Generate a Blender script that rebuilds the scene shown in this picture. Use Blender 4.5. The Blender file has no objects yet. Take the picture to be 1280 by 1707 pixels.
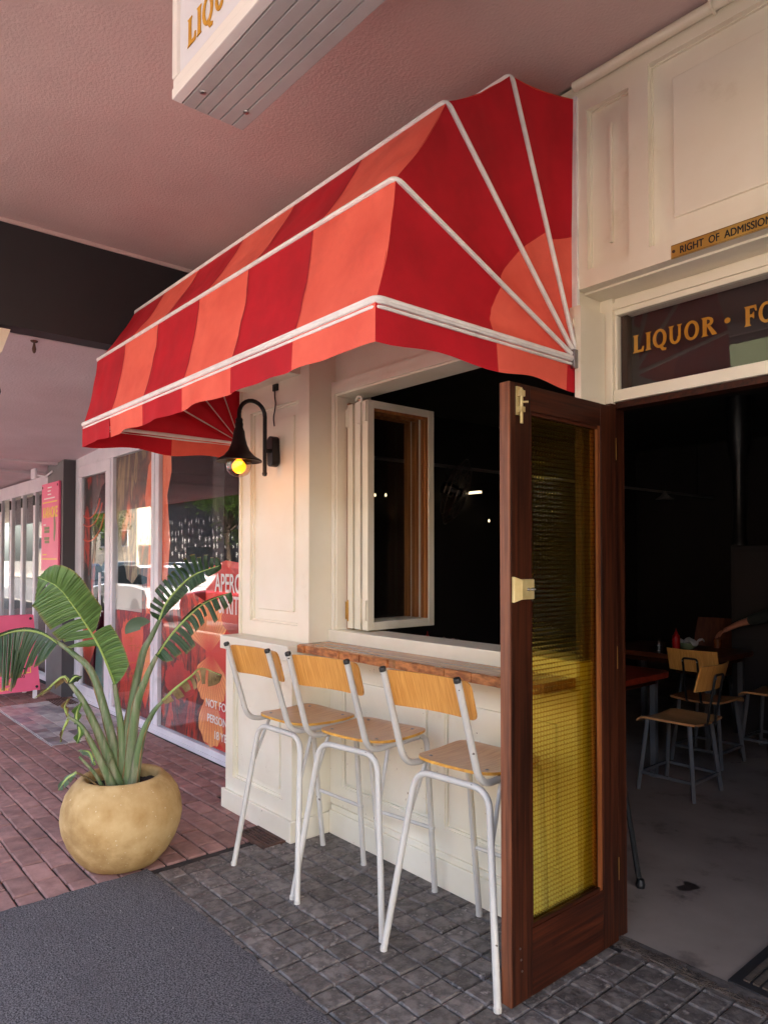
import bpy, bmesh, math, random
from mathutils import Vector, Matrix, noise as mnoise
random.seed(7)
R = math.radians
sc = bpy.context.scene
col = sc.collection

# ------------------------------------------------------------------ camera
F = 1190.0; PITCH = R(1.2); YAW = R(40.5); EYE = 1.55
fh = Vector((-math.cos(YAW), math.sin(YAW), 0)); RT = Vector((math.sin(YAW), math.cos(YAW), 0))
FW = fh*math.cos(PITCH)+Vector((0, 0, math.sin(PITCH))); UP = RT.cross(FW)
CAM = Vector((0, 0, EYE)); SH = 76.5-F*math.tan(PITCH)
cd = bpy.data.cameras.new('camera'); cam = bpy.data.objects.new('camera', cd); col.objects.link(cam)
cd.sensor_fit = 'HORIZONTAL'; cd.sensor_width = 36; cd.lens = F/1280*36
cd.shift_y = SH/1280; cd.clip_start = .02; cd.clip_end = 2000
m = Matrix((RT, UP, -FW)).transposed().to_4x4(); m.translation = CAM; cam.matrix_world = m
sc.camera = cam
def ray(x, y): return FW+RT*((x-640)/F)-UP*((y-853.5-SH)/F)
def at(x, y, **k):                       # pixel of the photograph -> point on a plane of the place
    a, v = list(k.items())[0]; i = 'XYZ'.index(a); r = ray(x, y); return CAM+r*((v-CAM[i])/r[i])
def dp(x, y, d): return CAM+ray(x, y)*d

# ------------------------------------------------------------------ world, sun, exposure
SUNV = Vector((.75, .10, .75)).normalized()
w = bpy.data.worlds.new('World'); sc.world = w; w.use_nodes = True
nt = w.node_tree; bg = nt.nodes['Background']; sky = nt.nodes.new('ShaderNodeTexSky')
sky.sky_type = 'NISHITA'; sky.sun_disc = False
sky.sun_elevation = math.asin(SUNV.z); sky.sun_rotation = math.atan2(SUNV.x, SUNV.y)
sky.air_density = 1.0; sky.dust_density = 4.0; sky.ozone_density = .3
nt.links.new(sky.outputs[0], bg.inputs[0]); bg.inputs[1].default_value = .11
sd = bpy.data.lights.new('sun', 'SUN'); sd.energy = 5.0; sd.angle = R(.5); sd.color = (1, .91, .78)
so = bpy.data.objects.new('sun', sd); col.objects.link(so); so.rotation_euler = SUNV.to_track_quat('Z', 'Y').to_euler()
sc.view_settings.view_transform = 'Standard'; sc.view_settings.look = 'None'
sc.view_settings.exposure = 3.5; sc.view_settings.gamma = 1
sc.render.engine = 'CYCLES'
sc.cycles.use_denoising = True
sc.cycles.max_bounces = 10; sc.cycles.diffuse_bounces = 5; sc.cycles.glossy_bounces = 5
sc.cycles.transmission_bounces = 10; sc.cycles.transparent_max_bounces = 16
sc.cycles.caustics_reflective = False; sc.cycles.caustics_refractive = False
sc.cycles.sample_clamp_indirect = 6

# ------------------------------------------------------------------ helpers
def S(r, g, b, k=1.0):
    f = lambda c: ((c/255+.055)/1.055)**2.4 if c > 10 else c/255/12.92
    return (f(r)*k, f(g)*k, f(b)*k, 1)

class MB:
    def __init__(s): s.v = []; s.f = []; s.uv = None
    def add(s, vs, fs):
        n = len(s.v); s.v += [tuple(v) for v in vs]; s.f += [tuple(i+n for i in f) for f in fs]; return s
    def box(s, x0, x1, y0, y1, z0, z1):
        x0, x1 = sorted((x0, x1)); y0, y1 = sorted((y0, y1)); z0, z1 = sorted((z0, z1))
        return s.add([(x0,y0,z0),(x1,y0,z0),(x1,y1,z0),(x0,y1,z0),(x0,y0,z1),(x1,y0,z1),(x1,y1,z1),(x0,y1,z1)],
              [(3,2,1,0),(4,5,6,7),(0,1,5,4),(1,2,6,5),(2,3,7,6),(3,0,4,7)])
    def bar(s, a, b, wd, ht, up=(0,0,1)):
        a = Vector(a); b = Vector(b); d = (b-a).normalized(); u = Vector(up); sd_ = d.cross(u)
        if sd_.length < 1e-4: sd_ = d.cross(Vector((1,0,0)))
        sd_.normalize(); u = sd_.cross(d)
        p = [q+sd_*(wd/2*i)+u*(ht/2*j) for q in (a, b) for i, j in ((-1,-1),(1,-1),(1,1),(-1,1))]
        return s.add(p, [(0,1,2,3),(7,6,5,4),(0,4,5,1),(1,5,6,2),(2,6,7,3),(3,7,4,0)])
    def tube(s, pts, r, n=10, caps=True):
        pts = [Vector(p) for p in pts]; k = len(pts); rs = r if isinstance(r, (list, tuple)) else [r]*k
        t0 = (pts[1]-pts[0]).normalized(); u = t0.orthogonal().normalized(); vs = []
        for i, p in enumerate(pts):
            t = (pts[min(i+1, k-1)]-pts[max(i-1, 0)]).normalized()
            u = (u-t*u.dot(t)); u = u.normalized() if u.length > 1e-6 else t.orthogonal().normalized(); w_ = t.cross(u)
            vs += [p+(u*math.cos(2*math.pi*j/n)+w_*math.sin(2*math.pi*j/n))*rs[i] for j in range(n)]
        fs = [(i*n+j, i*n+(j+1) % n, (i+1)*n+(j+1) % n, (i+1)*n+j) for i in range(k-1) for j in range(n)]
        if caps: fs += [tuple(range(n-1, -1, -1)), tuple((k-1)*n+j for j in range(n))]
        return s.add(vs, fs)
    def lathe(s, prof, n=32, c=(0,0,0), axis=None):
        vs = []
        for r_, z in prof:
            for j in range(n):
                a = 2*math.pi*j/n; vs.append(Vector((r_*math.cos(a), r_*math.sin(a), z)))
        if axis is not None:
            q = Vector((0,0,1)).rotation_difference(Vector(axis)); vs = [q @ v for v in vs]
        vs = [v+Vector(c) for v in vs]; k = len(prof)
        fs = [(i*n+j, i*n+(j+1) % n, (i+1)*n+(j+1) % n, (i+1)*n+j) for i in range(k-1) for j in range(n)]
        if prof[0][0] > 1e-6: fs.append(tuple(range(n-1, -1, -1)))
        if prof[-1][0] > 1e-6: fs.append(tuple((k-1)*n+j for j in range(n)))
        return s.add(vs, fs)
    def prism(s, pts, fn, a, b):          # 2-D outline, fn(u, v, depth) -> 3-D
        n = len(pts); vs = [fn(u, v, a) for u, v in pts]+[fn(u, v, b) for u, v in pts]
        return s.add(vs, [tuple(range(n-1, -1, -1)), tuple(range(n, 2*n))]+[(i, (i+1) % n, n+(i+1) % n, n+i) for i in range(n)])
    def grid(s, fn, nu, nv):
        vs = [fn(i/nu, j/nv) for i in range(nu+1) for j in range(nv+1)]
        return s.add(vs, [(i*(nv+1)+j, (i+1)*(nv+1)+j, (i+1)*(nv+1)+j+1, i*(nv+1)+j+1) for i in range(nu) for j in range(nv)])
    def mesh(s, name, mt, smooth=False, bevel=0, weld=False):
        me = bpy.data.meshes.new(name); me.from_pydata(s.v, [], s.f)
        bm = bmesh.new(); bm.from_mesh(me)
        if weld: bmesh.ops.remove_doubles(bm, verts=bm.verts, dist=1e-5)
        if bevel: bmesh.ops.bevel(bm, geom=list(bm.edges), offset=bevel, segments=2, profile=.6, affect='EDGES', clamp_overlap=True)
        bmesh.ops.recalc_face_normals(bm, faces=bm.faces)
        bm.to_mesh(me); bm.free()
        if smooth:
            for p in me.polygons: p.use_smooth = True
        for x in (mt if isinstance(mt, list) else [mt]): me.materials.append(x)
        me.update(); return me
    def build(s, name, mt, parent=None, smooth=False, bevel=0, loc=None, weld=False, recalc=True):
        o = bpy.data.objects.new(name, s.mesh(name, mt, smooth, bevel, weld)); col.objects.link(o)
        if smooth == 'auto':
            smooth_by_angle(o)
        adopt(o, parent)
        if loc is not None: o.location = loc
        return o
def smooth_by_angle(o, ang=40):
    me = o.data; bm = bmesh.new(); bm.from_mesh(me)
    for e in bm.edges:
        e.smooth = not (len(e.link_faces) == 2 and e.calc_face_angle(0) > R(ang))
    for f in bm.faces: f.smooth = True
    bm.to_mesh(me); bm.free()
def adopt(o, parent):
    if parent is not None:
        o.parent = parent
        if parent.get('_w'): 
            o.matrix_parent_inverse = Matrix.Translation(-Vector(parent['_w']))
def tag(o, label, cat, group=None):
    o['label'] = label; o['category'] = cat
    if group: o['group'] = group
    return o
def thing(name, label, cat, loc=(0,0,0), rz=0, group=None, world=False):
    o = bpy.data.objects.new(name, None); col.objects.link(o); o.location = loc; o.rotation_euler = (0,0,rz)
    o.empty_display_size = .1
    if world: o['_w'] = tuple(loc)         # parts given in place coordinates
    return tag(o, label, cat, group)
def struct(o): o['kind'] = 'structure'; return o
def copy_tree(o, parent=None):
    c = o.copy(); col.objects.link(c)
    if parent is not None: c.parent = parent
    for ch in o.children: copy_tree(ch, c)
    return c
def arc_corner(pts, rad, n=6):            # round the inner corners of a polyline
    pts = [Vector(p) for p in pts]; out = [pts[0]]
    for i in range(1, len(pts)-1):
        a = (pts[i-1]-pts[i]); b = (pts[i+1]-pts[i]); rr = rad if not isinstance(rad, (list,tuple)) else rad[i-1]
        rr = min(rr, a.length*.49, b.length*.49); p0 = pts[i]+a.normalized()*rr; p1 = pts[i]+b.normalized()*rr
        for k in range(n+1):
            t = k/n; out.append(p0*(1-t)**2+pts[i]*2*t*(1-t)+p1*t*t)
    out.append(pts[-1]); return out
def spline(pts, n=8):
    pts = [Vector(p) for p in pts]; P = [pts[0]*2-pts[1]]+pts+[pts[-1]*2-pts[-2]]; out = []
    for i in range(1, len(P)-2):
        for k in range(n):
            t = k/n; a, b, c, d = P[i-1:i+3]
            out.append(.5*((2*b)+(c-a)*t+(2*a-5*b+4*c-d)*t*t+(3*b-a-3*c+d)*t**3))
    out.append(pts[-1]); return out

# ---- materials
def mat(name, c, rough=.6, c2=None, scale=8, mixlo=.35, mixhi=.65, bump=0, bscale=60, metal=0, spec=.5, rnd=0, stretch=(1,1,1),
        dirt=None, dscale=3, dlo=.5, dhi=.75, detail=6, trans=0, coat=0, emit=None, estr=0, bdist=.004, transl=0, chips=None):
    mt = bpy.data.materials.new(name); mt.use_nodes = True; n = mt.node_tree.nodes; L = mt.node_tree.links
    b = n['Principled BSDF']; b.inputs['Roughness'].default_value = rough; b.inputs['Metallic'].default_value = metal
    b.inputs['Specular IOR Level'].default_value = spec; b.inputs['Transmission Weight'].default_value = trans; b.inputs['Coat Weight'].default_value = coat
    b.inputs['Base Color'].default_value = c
    if emit: b.inputs['Emission Color'].default_value = emit; b.inputs['Emission Strength'].default_value = estr
    tc = n.new('ShaderNodeTexCoord'); mp = n.new('ShaderNodeMapping'); mp.inputs['Scale'].default_value = stretch
    vec = tc.outputs['Object']
    oi = None
    if rnd:
        oi = n.new('ShaderNodeObjectInfo'); gi = n.new('ShaderNodeNewGeometry'); ad = n.new('ShaderNodeMath'); L.new(oi.outputs['Random'], ad.inputs[0]); L.new(gi.outputs['Random Per Island'], ad.inputs[1]); fx_ = n.new('ShaderNodeMath'); fx_.operation = 'FRACT'; L.new(ad.outputs[0], fx_.inputs[0]); ml = n.new('ShaderNodeVectorMath'); ml.operation = 'MULTIPLY_ADD'
        cx = n.new('ShaderNodeCombineXYZ'); L.new(fx_.outputs[0], cx.inputs[0]); L.new(fx_.outputs[0], cx.inputs[1])
        ml.inputs[1].default_value = (37, 91, 53); L.new(cx.outputs[0], ml.inputs[0]); L.new(vec, ml.inputs[2]); vec = ml.outputs[0]
    L.new(vec, mp.inputs[0]); vec = mp.outputs[0]
    def noise(s, d=detail, rough_=.55):
        t = n.new('ShaderNodeTexNoise'); t.inputs['Scale'].default_value = s; t.inputs['Detail'].default_value = d
        t.inputs['Roughness'].default_value = rough_; L.new(vec, t.inputs['Vector']); return t.outputs['Fac']
    def ramp(src, lo, hi):
        r_ = n.new('ShaderNodeMapRange'); r_.inputs[1].default_value = lo; r_.inputs[2].default_value = hi; L.new(src, r_.inputs[0]); return r_.outputs[0]
    def mix(fac, a, b_):
        x = n.new('ShaderNodeMix'); x.data_type = 'RGBA'; L.new(fac, x.inputs[0])
        for sock, v in ((x.inputs[6], a), (x.inputs[7], b_)):
            if isinstance(v, tuple): sock.default_value = v
            else: L.new(v, sock)
        return x.outputs[2]
    cur = c
    if c2: cur = mix(ramp(noise(scale), mixlo, mixhi), cur, c2)
    if dirt: cur = mix(ramp(noise(dscale, 8, .7), dlo, dhi), cur, dirt)
    if chips: cur = mix(ramp(noise(chips[1], 3, .5), chips[2], chips[2]+.02), cur, chips[0])
    if rnd:
        h = n.new('ShaderNodeHueSaturation'); a = n.new('ShaderNodeMapRange'); a.inputs[3].default_value = 1-rnd; a.inputs[4].default_value = 1+rnd
        L.new(fx_.outputs[0], a.inputs[0]); L.new(a.outputs[0], h.inputs['Value'])
        if isinstance(cur, tuple): h.inputs['Color'].default_value = cur
        else: L.new(cur, h.inputs['Color'])
        cur = h.outputs[0]
    if not isinstance(cur, tuple): L.new(cur, b.inputs['Base Color'])
    if bump:
        bp = n.new('ShaderNodeBump'); bp.inputs['Strength'].default_value = bump; bp.inputs['Distance'].default_value = bdist
        L.new(noise(bscale, 4), bp.inputs['Height']); L.new(bp.outputs[0], b.inputs['Normal'])
    if transl:
        tr = n.new('ShaderNodeBsdfTranslucent'); ms = n.new('ShaderNodeMixShader'); ms.inputs[0].default_value = transl
        if isinstance(cur, tuple): tr.inputs[0].default_value = cur
        else: L.new(cur, tr.inputs[0])
        L.new(b.outputs[0], ms.inputs[1]); L.new(tr.outputs[0], ms.inputs[2]); L.new(ms.outputs[0], n['Material Output'].inputs[0])
    return mt
def sheet_glass(name, tint=(.9,.93,.92,1), gain=1.9, ior=1.5, rough=0.0):
    mt = bpy.data.materials.new(name); mt.use_nodes = True; n = mt.node_tree.nodes; L = mt.node_tree.links
    n.remove(n['Principled BSDF']); t = n.new('ShaderNodeBsdfTransparent'); t.inputs[0].default_value = tint
    g = n.new('ShaderNodeBsdfGlossy'); g.inputs['Roughness'].default_value = rough; fr = n.new('ShaderNodeLayerWeight'); fr.inputs[0].default_value = .5
    pw = n.new('ShaderNodeMath'); pw.operation = 'POWER'; pw.inputs[1].default_value = 5; L.new(fr.outputs['Facing'], pw.inputs[0])
    ml = n.new('ShaderNodeMath'); ml.operation = 'MULTIPLY_ADD'; ml.use_clamp = True; ml.inputs[1].default_value = .96*gain; ml.inputs[2].default_value = .04*gain
    x = n.new('ShaderNodeMixShader'); L.new(pw.outputs[0], ml.inputs[0]); L.new(ml.outputs[0], x.inputs[0])
    L.new(t.outputs[0], x.inputs[1]); L.new(g.outputs[0], x.inputs[2]); L.new(x.outputs[0], n['Material Output'].inputs[0]); return mt
def swirl(name, cols, scale=1.2, dist=6, rot=0.3):
    mt = bpy.data.materials.new(name); mt.use_nodes = True; n = mt.node_tree.nodes; L = mt.node_tree.links
    b = n['Principled BSDF']; b.inputs['Roughness'].default_value = .45
    tc = n.new('ShaderNodeTexCoord'); mp = n.new('ShaderNodeMapping'); mp.inputs['Rotation'].default_value = (0, rot, 0); mp.inputs['Scale'].default_value = (1.6, 1, .7)
    nz = n.new('ShaderNodeTexNoise'); nz.inputs['Scale'].default_value = scale; nz.inputs['Detail'].default_value = 3; nz.inputs['Distortion'].default_value = dist
    rp = n.new('ShaderNodeValToRGB'); el = rp.color_ramp.elements
    el[0].position = .25; el[0].color = cols[0]; el[1].position = .75; el[1].color = cols[-1]
    for i, c in enumerate(cols[1:-1]): e = el.new(.25+.5*(i+1)/(len(cols)-1)); e.color = c
    L.new(tc.outputs['Object'], mp.inputs[0]); L.new(mp.outputs[0], nz.inputs['Vector']); L.new(nz.outputs['Fac'], rp.inputs[0]); L.new(rp.outputs[0], b.inputs['Base Color'])
    return mt
def wood(name, c, c2, rough=.4, sc_=(1,1,1), scale=6, coat=0, dirt=None, rnd=0, bump=.1, spec=.5):
    return mat(name, c, rough, c2, scale, .36, .64, bump, 40, stretch=sc_, coat=coat, spec=spec, dirt=dirt, dscale=.8, rnd=rnd, bdist=.002)

M = {}
M['cream'] = mat('cream_paint', S(238,231,213), .42, S(231,222,200), 2.5, bump=.15, bscale=30, dirt=S(204,190,162), dscale=5, dlo=.62, dhi=.95)
M['cream_low'] = mat('cream_paint_worn', S(236,231,215), .42, S(227,220,200), 2.5, bump=.15, bscale=40, dirt=S(180,165,140), dscale=2.2, dlo=.6, dhi=.95, chips=(S(120,84,60), 55, .735))
M['white_paint'] = mat('white_paint', S(236,229,208), .4, S(226,216,192), 3, bump=.15, bscale=50, dirt=S(150,130,105), dscale=5, dlo=.66, dhi=.9)
M['alu'] = mat('white_aluminium', S(214,214,222), .35, S(200,200,210), 4, dirt=S(160,158,160), dscale=6, dlo=.6, dhi=.9)
M['red'] = mat('red_canvas', S(200,8,34), .8, S(180,5,28), 5, bump=.25, bscale=220, transl=.12, bdist=.002, dirt=S(150,6,22), dscale=2, dlo=.55, dhi=.9)
M['salmon'] = mat('salmon_canvas', S(244,108,88), .8, S(232,94,76), 5, bump=.25, bscale=220, transl=.12, bdist=.002, dirt=S(205,80,66), dscale=2, dlo=.55, dhi=.9)
M['seam'] = mat('seam_tape', S(176,22,36), .85, S(150,12,28), 30)
M['hoop'] = mat('white_tube', S(240,238,236), .45, S(224,220,218), 12, dirt=S(150,140,132), dscale=20, dlo=.62, dhi=.85)
M['soffit'] = mat('dusty_pink_plaster', S(207,185,180), .8, S(195,172,167), 1.2, bump=.55, bscale=80, bdist=.005, dirt=S(190,150,150), dscale=.7, dlo=.5, dhi=.95)
M['soffit_grey'] = mat('grey_plaster', S(206,194,200), .8, S(194,180,186), 1.2, bump=.8, bscale=60, bdist=.006, dirt=S(182,160,164), dscale=.7, dlo=.5, dhi=.95)
M['black_paint'] = mat('black_paint', S(30,26,30), .55, S(24,20,24), 3, bump=.2, bscale=20)
M['mahogany'] = wood('mahogany', S(74,36,20), S(34,15,9), .45, (11,11,.3), 6, dirt=S(34,13,7), spec=.22)
M['mahogany_h'] = wood('mahogany_rail', S(74,33,17), S(36,15,9), .45, (11,.3,11), 6, dirt=S(34,13,7), spec=.22)
M['oak_raw'] = wood('worn_oak', S(176,112,60), S(138,82,40), .55, (6,6,.3), 6)
M['counter'] = wood('counter_board', S(200,144,94), S(150,96,58), .25, (.5,7,7), 5, dirt=S(86,52,34))
M['counter_edge'] = wood('counter_edge', S(216,138,76), S(150,84,42), .6, (3,7,7), 7, dirt=S(80,40,20), bump=.6)
M['ply'] = wood('oak_veneer', S(226,166,88), S(202,136,62), .36, (30,4,1.0), 6, coat=.15)
M['ply_seat'] = wood('oak_seat', S(206,152,100), S(182,124,76), .3, (26,1.2,4), 4, coat=.2)
M['ply_edge'] = mat('ply_edge', S(224,170,70), .5, S(190,130,50), 30)
M['stool_steel'] = mat('grey_white_enamel', S(200,197,190), .38, S(188,185,179), 6, chips=(S(90,80,74), 38, .72), dirt=S(165,162,160), dscale=8, dlo=.6, dhi=.9)
M['black_plastic'] = mat('black_plastic', S(25,25,27), .45)
M['black_metal'] = mat('black_iron', S(16,15,17), .38, S(26,24,26), 20, spec=.4)
M['brass'] = mat('brass', S(206,164,84), .38, S(180,132,60), 8, metal=.6, dirt=S(110,76,34), dscale=14, dlo=.6, dhi=.8)
M['cream_metal'] = mat('cream_metal', S(214,194,140), .4, S(190,166,110), 14, metal=.3)
M['steel'] = mat('steel', S(150,148,150), .3, metal=1)
M['gold'] = mat('gold_leaf', S(214,158,44), .5, S(196,138,34), 20)
M['ink'] = mat('black_ink', S(20,18,18), .6)
M['white_print'] = mat('white_print', S(238,232,228), .5)
M['brick'] = mat('red_paver', S(158,121,113), .85, S(132,99,93), 11, bump=.8, bscale=50, rnd=.17, spec=.25, dirt=S(112,90,88), dscale=7, dlo=.5, dhi=.8, bdist=.003)
M['brick_dark'] = mat('grey_paver', S(104,92,92), .8, S(88,74,76), 9, bump=.5, bscale=70, rnd=.14, bdist=.003)
M['tile'] = mat('dark_paver', S(112,104,99), .55, S(66,59,57), 20, mixlo=.42, mixhi=.6, bump=1, bscale=42, rnd=.28, dirt=S(156,147,140), dscale=20, dlo=.56, dhi=.70, bdist=.007)
M['bed'] = mat('joint_grit', S(44,38,37), .95, S(60,53,51), 40)
M['asphalt'] = mat('asphalt', S(116,112,114), .95, S(52,49,52), 165, mixlo=.38, mixhi=.62, bump=1, bscale=150, dirt=S(80,76,78), dscale=2.0, dlo=.5, dhi=.8, bdist=.008, chips=(S(205,200,194), 62, .755), detail=3, spec=.2)
M['concrete'] = mat('concrete_floor', S(156,142,132), .6, S(130,117,110), 1.6, bump=.25, bscale=30, dirt=S(70,58,54), dscale=3.2, dlo=.56, dhi=.78, chips=(S(48,38,36), 2.6, .70))
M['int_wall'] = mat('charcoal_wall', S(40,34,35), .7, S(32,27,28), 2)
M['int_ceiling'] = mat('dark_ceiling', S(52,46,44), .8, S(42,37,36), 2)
M['pot'] = mat('ochre_cement', S(188,160,114), .9, S(166,134,86), 9, bump=.7, bscale=45, dirt=S(150,122,82), dscale=4.5, dlo=.5, dhi=.75, chips=(S(206,190,158), 75, .70), bdist=.004, spec=.2)
M['soil'] = mat('soil', S(48,36,30), .95, S(30,22,18), 60, bump=1, bscale=60, bdist=.02)
M['leaf'] = mat('leaf_green', S(98,130,66), .4, S(74,106,52), 5, bump=.1, bscale=30, transl=.25, rnd=.1)
M['leaf_dark'] = mat('leaf_dark', S(62,88,56), .4, S(44,66,42), 5, transl=.2, rnd=.1)
M['leaf_grey'] = mat('leaf_back', S(112,132,112), .5, S(92,114,92), 5, transl=.2)
M['leaf_dry'] = mat('leaf_dry', S(150,124,84), .7, S(100,84,56), 12, transl=.15)
M['stem'] = mat('leaf_stem', S(104,124,80), .5, S(76,98,62), 4, dirt=S(146,138,116), dscale=5, dlo=.46, dhi=.7, stretch=(6,6,.7), bump=.3, bscale=20)
def veined(mt, n_, amt=.35):
    t = mt.node_tree; N = t.nodes; L = t.links; b = N['Principled BSDF']
    a = N.new('ShaderNodeAttribute'); a.attribute_name = 'lt'; ml = N.new('ShaderNodeMath'); ml.operation = 'MULTIPLY'; ml.inputs[1].default_value = n_; L.new(a.outputs['Fac'], ml.inputs[0])
    sn = N.new('ShaderNodeMath'); sn.operation = 'SINE'; L.new(ml.outputs[0], sn.inputs[0])
    mr = N.new('ShaderNodeMapRange'); mr.inputs[1].default_value = -1; mr.inputs[2].default_value = 1; mr.inputs[3].default_value = 1-amt; mr.inputs[4].default_value = 1+amt*.6; L.new(sn.outputs[0], mr.inputs[0])
    h = N.new('ShaderNodeHueSaturation'); L.new(mr.outputs[0], h.inputs['Value']); src = b.inputs['Base Color'].links[0].from_socket
    L.new(src, h.inputs['Color'])
    e = N.new('ShaderNodeAttribute'); e.attribute_name = 'le'; er = N.new('ShaderNodeMapRange'); er.inputs[1].default_value = .9; er.inputs[2].default_value = 1.0; L.new(e.outputs['Fac'], er.inputs[0])
    nz = N.new('ShaderNodeTexNoise'); nz.inputs['Scale'].default_value = 14; mm = N.new('ShaderNodeMath'); mm.operation = 'MULTIPLY'; L.new(er.outputs[0], mm.inputs[0]); L.new(nz.outputs['Fac'], mm.inputs[1])
    x = N.new('ShaderNodeMix'); x.data_type = 'RGBA'; L.new(mm.outputs[0], x.inputs[0]); L.new(h.outputs[0], x.inputs[6]); x.inputs[7].default_value = S(150,120,70)
    L.new(x.outputs[2], b.inputs['Base Color'])
    for q in N:
        if q.type == 'BSDF_TRANSLUCENT': L.new(x.outputs[2], q.inputs[0])
    bp = N.new('ShaderNodeBump'); bp.inputs['Strength'].default_value = .45; bp.inputs['Distance'].default_value = .003; L.new(sn.outputs[0], bp.inputs['Height']); L.new(bp.outputs[0], b.inputs['Normal'])
veined(M['leaf'], 210, .16); veined(M['leaf_dark'], 210, .16)
M['midrib'] = mat('midrib', S(150,170,92), .42)
M['grey_col'] = mat('grey_render', S(112,112,114), .7, S(100,100,103), 3, bump=.2, bscale=30)
M['pink'] = mat('pink_board', S(232,104,142), .45, S(222,92,130), 3)
M['yellow_print'] = mat('yellow_print', S(232,200,70), .5)
M['green_print'] = mat('olive_print', S(112,120,70), .5)
M['glass'] = sheet_glass('shop_glass', (.98,.99,.99,1), .8)
M['glass_dark'] = sheet_glass('transom_glass', (.95,.94,.94,1), .8)
M['glass_clear'] = sheet_glass('clear_glass', (.98,.99,.99,1), .9)
M['frost'] = mat('frosted_vinyl', S(190,186,180), .7)
M['amber'] = mat('amber_glass', (1.0, .86, .28, 1), .06, trans=1, spec=.5)
_n = M['amber'].node_tree.nodes; _n['Principled BSDF'].inputs['IOR'].default_value = 1.35; _t = _n.new('ShaderNodeBsdfTransparent'); _t.inputs[0].default_value = (1.0, .86, .30, 1)
_x = _n.new('ShaderNodeMixShader'); _x.inputs[0].default_value = .70; _L = M['amber'].node_tree.links
def _math(op, a, b=None):                 # moulded grid: dark refraction lines of the grooves painted into the tint
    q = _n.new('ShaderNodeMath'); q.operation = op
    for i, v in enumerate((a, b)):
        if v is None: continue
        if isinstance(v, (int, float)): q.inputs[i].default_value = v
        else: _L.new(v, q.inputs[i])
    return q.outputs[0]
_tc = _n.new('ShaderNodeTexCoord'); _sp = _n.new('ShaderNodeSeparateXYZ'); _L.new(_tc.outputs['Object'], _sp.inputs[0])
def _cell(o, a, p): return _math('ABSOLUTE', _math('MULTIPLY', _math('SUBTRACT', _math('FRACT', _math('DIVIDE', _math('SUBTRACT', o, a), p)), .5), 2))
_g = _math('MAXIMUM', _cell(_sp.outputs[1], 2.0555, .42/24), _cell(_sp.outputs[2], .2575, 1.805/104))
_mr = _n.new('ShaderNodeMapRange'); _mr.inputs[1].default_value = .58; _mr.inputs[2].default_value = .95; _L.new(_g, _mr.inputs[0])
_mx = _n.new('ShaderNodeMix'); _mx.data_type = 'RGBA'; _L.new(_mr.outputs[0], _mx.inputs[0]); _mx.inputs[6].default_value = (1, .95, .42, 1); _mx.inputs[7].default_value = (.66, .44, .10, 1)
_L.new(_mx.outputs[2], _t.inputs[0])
_tl = _n.new('ShaderNodeBsdfTranslucent'); _tl.inputs[0].default_value = (1, .80, .22, 1); _x2 = _n.new('ShaderNodeMixShader'); _x2.inputs[0].default_value = .012
_L.new(_n['Principled BSDF'].outputs[0], _x.inputs[1]); _L.new(_t.outputs[0], _x.inputs[2]); _L.new(_x.outputs[0], _x2.inputs[1]); _L.new(_tl.outputs[0], _x2.inputs[2]); _L.new(_x2.outputs[0], _n['Material Output'].inputs[0])
M['lamp_glass'] = sheet_glass('lamp_glass', (1,.80,.58,1), 2.6)
M['bulb'] = mat('lit_bulb', S(255,190,60), .4, emit=(1,.30,.012,1), estr=.34)
M['small_bulb'] = mat('small_lit_bulb', S(255,220,160), .4, emit=(1,.78,.45,1), estr=.22)
M['rust'] = mat('rusty_iron', S(92,62,50), .8, S(60,42,36), 20, bump=.5, bscale=50)
M['sign_grey'] = mat('grey_board', S(182,179,177), .55, S(172,168,167), 3, dirt=S(156,150,149), dscale=2)
M['sign_face'] = mat('sign_panel', S(226,226,234), .4)

# ------------------------------------------------------------------ the setting
YE = -.85                 # street edge of the canopy
ZC = 3.475                # canopy soffit
XB = -4.44                # face of the black step beam
struct(MB().add([(-400,-400,-.16),(400,-400,-.16),(400,400,-.16),(-400,400,-.16)], [(0,1,2,3)]).build('ground', mat('far_ground', S(110,104,98), .9, S(90,86,80), .2)))
road_m = mat('road_asphalt', S(84,82,84), .85, S(70,68,70), 60, dirt=S(98,95,95), dscale=.6)
struct(MB().add([(-120,-10.2,-.13),(60,-10.2,-.13),(60,-1.6,-.13),(-120,-1.6,-.13)], [(0,1,2,3)]).build('road', road_m))
for k in range(18):
    struct(MB().box(-100+k*8, -97+k*8, -5.96, -5.84, -.13, -.126).build('lane_marking', M['white_print']))
for y0, y1 in ((-1.75,-1.6), (-10.35,-10.2)):
    struct(MB().box(-120, 60, y0, y1, -.16, 0).build('kerb', mat('kerb_stone', S(150,146,140), .8, S(130,126,120), 6), bevel=.01))
struct(MB().box(-120, 60, -14, -10.35, -.16, -.004).build('far_pavement', mat('far_paving', S(150,140,132), .85, S(130,122,116), 2)))
pave = struct(MB().box(-60, 30, -1.6, 2.9, -.16, -.012).build('pavement', M['bed']))
inner = struct(MB().box(-5.2, 3.2, 2.62, 9.2, -.15, .002).build('interior_floor', M['concrete']))
# asphalt patch with a ragged edge
ap = MB(); AX, AY = -3.475, 1.428
n = 70; left = [(AX+random.uniform(-.008,.008), -1.59+(AY+1.59)*i/n) for i in range(n+1)]; top = [(AX+7.4*i/200, AY+random.uniform(-.007,.007)) for i in range(1, 201)]
o2 = left+top+[(AX+7.4, -1.59)]
ap.prism(o2, lambda u, v, d: (u, v, d), -.011, .007)
struct(ap.build('asphalt_patch', M['asphalt']))

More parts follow.
